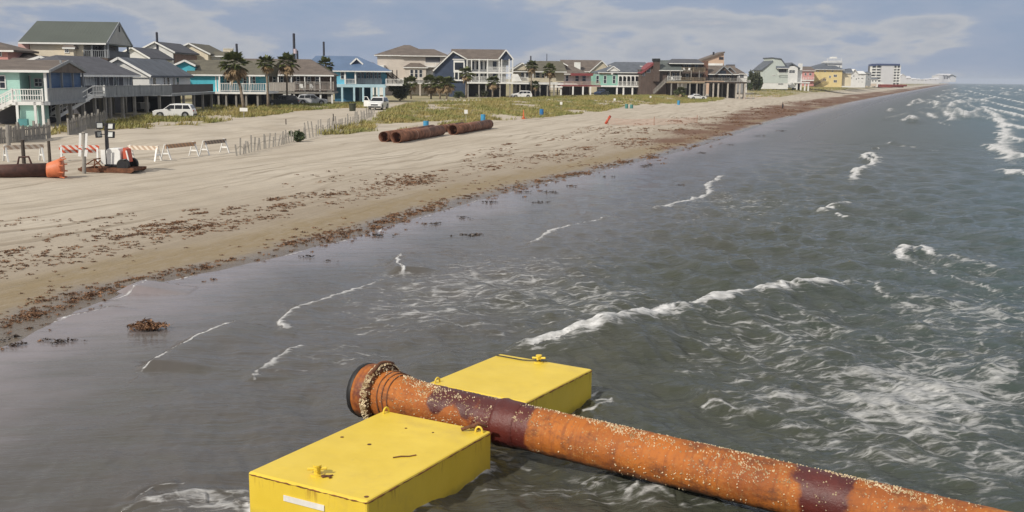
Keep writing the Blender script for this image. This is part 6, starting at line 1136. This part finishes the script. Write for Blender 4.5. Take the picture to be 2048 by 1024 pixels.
bush('ragged hedge bush below the navy house wall', 918, 196, 26, 14, bushm2, 1200, 5, D=236, leaf=.18); bush('bush under the navy house deck beside the short palm', 965, 195, 20, 18, bushm, 1100, 6, D=240, leaf=.18)
for i, (u, w, hh, lab) in enumerate(((1506, 26, 44, 'dark evergreen tree between the timber houses and the pale green house'), (1494, 20, 30, 'smaller tree left of the dark evergreen beside the timber deck'), (1517, 16, 30, 'tree close behind the pale green house wall'))): bush(lab, u, 0, w, hh, bushm2 if i else bushm, 2600, 20 + i, D=400, leaf=.4, name='evergreen_tree', group='trees before the far row')
bush('thin dry shrub in front of the brown house piles', 1352, 196, 14, 18, bushm2, 260, 31, D=285, leaf=.14)
# ------------------------------------------------------------------ poles, people, far works
def pole(label, u, vt, D, r=.16, lean=0):
    p = GP(u, D); h = CH - p[2] + (HC + SLOPE * (u - 1024) - vt) / F * D; t = T('utility_pole', label, 'pole', p, 0, 'dark poles rising behind the roofs'); pm = M('pole timber', (.028, .03, .045), .8, .2, 2)
    MB().tube([(0, 0, -.5), (lean * .5, 0, h * .5), (lean, 0, h)], [r * 1.2, r * 1.1, r], 10).build('shaft', pm, t); MB().tube([(lean, 0, h), (lean, 0, h + .18)], [r * 1.25, r * .6], 10).build('cap', pm, t); return t
pole('dark pole rising behind the white gabled house in the second row', 318, 69, 190, .20); pole('dark leaning pole above the leaning palm', 478, 91, 225, .24, -.25); pole('tallest dark pole, behind the roof right of the palm pair', 590, 71, 260, .30); pole('shorter dark pole touching the tallest pole', 596, 104, 262, .26); MB().tube([(0, 0, 0), (0, 0, 1.1)], .42, 12).build('transformer', M('pale transformer', (.5, .42, .48), .6, .1, 2), [o for o in bpy.data.objects if o.get('label', '').startswith('tallest dark pole')][0]).location = (.3, -.3, 9.9)
pole('dark pole behind the ridge of the blue metal roof', 649, 87, 262, .24); pole('faint dark pole behind the roofs right of the navy house', 1061, 114, 380, .26); pole('thin dark mast farther right above the olive roof', 1093, 110, 420, .14)
skin = M('skin', (.42, .26, .19), .6, .1, 4)
def person(label, u, v, D, yaw, shirt, trousers, H=1.68):
    p = GP(u, D); me = bpy.data.meshes.new('person'); s = H / 1.75
    J = [(0, 0, .93), (0, 0, 1.12), (0, .01, 1.36), (0, 0, 1.47), (0, -.01, 1.56), (0, -.015, 1.68), (.10, 0, .90), (.13, -.03, .50), (.13, .03, .09), (.13, -.13, .04), (-.10, 0, .90), (-.14, .08, .50), (-.15, .16, .10), (-.15, .02, .05), (.19, .01, 1.40), (.25, .05, 1.14), (.24, -.04, .90), (.24, -.07, .80), (-.19, .01, 1.40), (-.26, -.01, 1.14), (-.23, -.12, .92), (-.22, -.16, .83)]
    E = [(0, 1), (1, 2), (2, 3), (3, 4), (4, 5), (0, 6), (6, 7), (7, 8), (8, 9), (0, 10), (10, 11), (11, 12), (12, 13), (2, 14), (14, 15), (15, 16), (16, 17), (2, 18), (18, 19), (19, 20), (20, 21)]
    rad = [.14, .13, .15, .055, .075, .085, .095, .065, .045, .035, .095, .065, .045, .035, .06, .045, .035, .03, .06, .045, .035, .03]
    me.from_pydata([tuple(c * s for c in q) for q in J], E, []); o = bpy.data.objects.new('person', me); COL.objects.link(o); sk = o.modifiers.new('skin', 'SKIN')
    for q, r in zip(me.skin_vertices[0].data, rad): q.radius = (r * s, r * s)
    me.skin_vertices[0].data[0].use_root = True; o.modifiers.new('sub', 'SUBSURF').levels = 1; o.modifiers['sub'].render_levels = 1; me.materials.append(skin); o.location = p.tolist(); o.rotation_euler = (0, 0, yaw); tag(o, label, 'person')
    def cl(name, pts, rr, mat): MB().tube([np.array(q) * s for q in pts], [a * s for a in rr], 12).build(name, mat, o, smooth=True)
    cl('shirt', [(0, 0, .90), (0, 0, 1.1), (0, .01, 1.36), (0, 0, 1.47)], [.165, .15, .185, .09], shirt)
    for sx, k in ((.13, (.10, .13, .14)), (-.13, (-.10, -.14, -.145))): cl('trouser_leg', [(k[0], 0, .95), (k[1], -.03 if sx > 0 else .08, .50), (k[2], .02 if sx > 0 else .14, .14)], [.12, .09, .07], trousers)
    cl('hair', [(0, .02, 1.60), (0, .01, 1.70), (0, 0, 1.78)], [.09, .10, .04], M('dark hair', (.02, .015, .012), .8, .2, 5))
person('person in dark clothes walking on the empty sand before the far row of houses', 1568, 203, 232, 2.2, M('dark shirt', (.035, .04, .045), .9, .2, 4), M('dark trousers', (.03, .03, .035), .9, .2, 4), 1.5)
redpipe = M('far rust red pipe', (.20, .035, .022), .8, .3, .5)
rg_ = random.Random(4); kk = 0
for row in range(2):
    for i in range(5 - 2 * row):
        p = GP(1757 - i * 1.2 + row * .5, 820); o = MB().tube([(-15 + rg_.uniform(-6, 4), 0, 0), (17 + rg_.uniform(-8, 5), 0, 0)], .62, 12).build('dredge_pipe', redpipe); o.location = (p + [rg_.uniform(-2, 2), i * 1.5 + row * .7 - 4, .6 + row * 1.1]).tolist(); o.rotation_euler = (0, 0, R(4)); tag(o, 'rust red pipe in the distant stack on the beach below the white high-rise', 'pipe', 'stack of red pipes on the far beach')
def digger(u, D):
    t = T('excavator', 'small red excavator by the pipe stack below the high-rise', 'excavator', GP(u, D), .3); r_ = M('machine red', (.26, .05, .03), .6, .2, 1)
    for y in (-1.2, 1.2): MB().prism([(-2.2, y - .3, 0), (2.2, y - .3, 0), (2.6, y - .3, .5), (2.2, y - .3, 1.), (-2.2, y - .3, 1.), (-2.6, y - .3, .5)], (0, .6, 0)).build('track', black, t)
    MB().box(-2.2, 2., -1.4, 1.4, 1.1, 2.4).build('body', r_, t, bevel=.1); MB().prism([(.6, -1.3, 2.4), (2., -1.3, 2.4), (1.7, -1.3, 3.8), (.6, -1.3, 3.8)], (0, 1.3, 0)).build('cab', carglass, t)
    b = MB(); b.bar((1.8, .5, 2.2), (5., .5, 5.2), .5); b.bar((5., .5, 5.2), (7.4, .5, 2.2), .4); b.build('boom', r_, t); MB().prism([(6.9, -.1, 2.4), (8., -.1, 2.2), (7.8, -.1, 1.0), (6.8, -.1, 1.2)], (0, 1.2, 0)).build('bucket', black, t)
digger(1738, 815)
def van(label, u, D, yaw, m, L_=7., h=2.8):
    t = T('work_truck', label, 'truck', GP(u, D), yaw, 'work trucks by the far pipe stack'); MB().box(-L_ / 2 + 1.9, L_ / 2, -1.15, 1.15, .7, h).build('cargo_box', m, t, bevel=.06); MB().prism([(-L_ / 2, -1.1, .6), (-L_ / 2 + 1.85, -1.1, .6), (-L_ / 2 + 1.85, -1.1, 2.3), (-L_ / 2 + .6, -1.1, 2.3), (-L_ / 2, -1.1, 1.4)], (0, 2.2, 0)).build('cab', m, t, bevel=.05); MB().box(-L_ / 2 + .75, -L_ / 2 + 1.6, -1.115, 1.115, 1.45, 2.1).build('cab_window', carglass, t)
    for x in (-L_ / 2 + 1., L_ / 2 - 1.4):
        for y in (-1.02, 1.02): wheel(t, x, y, .5, .5, .3, alloy)
van('white truck left of the far pipe stack, nearest the dune grass', 1714, 760, .15, white); van('white truck parked before the white condominiums', 1727, 780, .1, white, 8.); van('pale tan truck half way to the red pipe stack', 1743, 770, .2, M('truck tan', (.62, .52, .42), .5, .1, 1)); van('white truck directly under the high-rise wall', 1757, 900, .1, white, 8., 3.2)
# ------------------------------------------------------------------ sea air
def haze():
    m = bpy.data.materials.new('sea haze'); m.use_nodes = True; N = m.node_tree.nodes; L = m.node_tree.links; N.remove(N['Principled BSDF'])
    v = N.new('ShaderNodeVolumePrincipled'); v.inputs['Density'].default_value = .00013; v.inputs['Color'].default_value = (.80, .88, 1, 1); v.inputs['Anisotropy'].default_value = .0
    L.new(v.outputs[0], N['Material Output'].inputs['Volume']); o = MB().box(-11000, 11000, -1000, 11000, -4, 42).build('haze', m); o['kind'] = 'stuff'
haze()
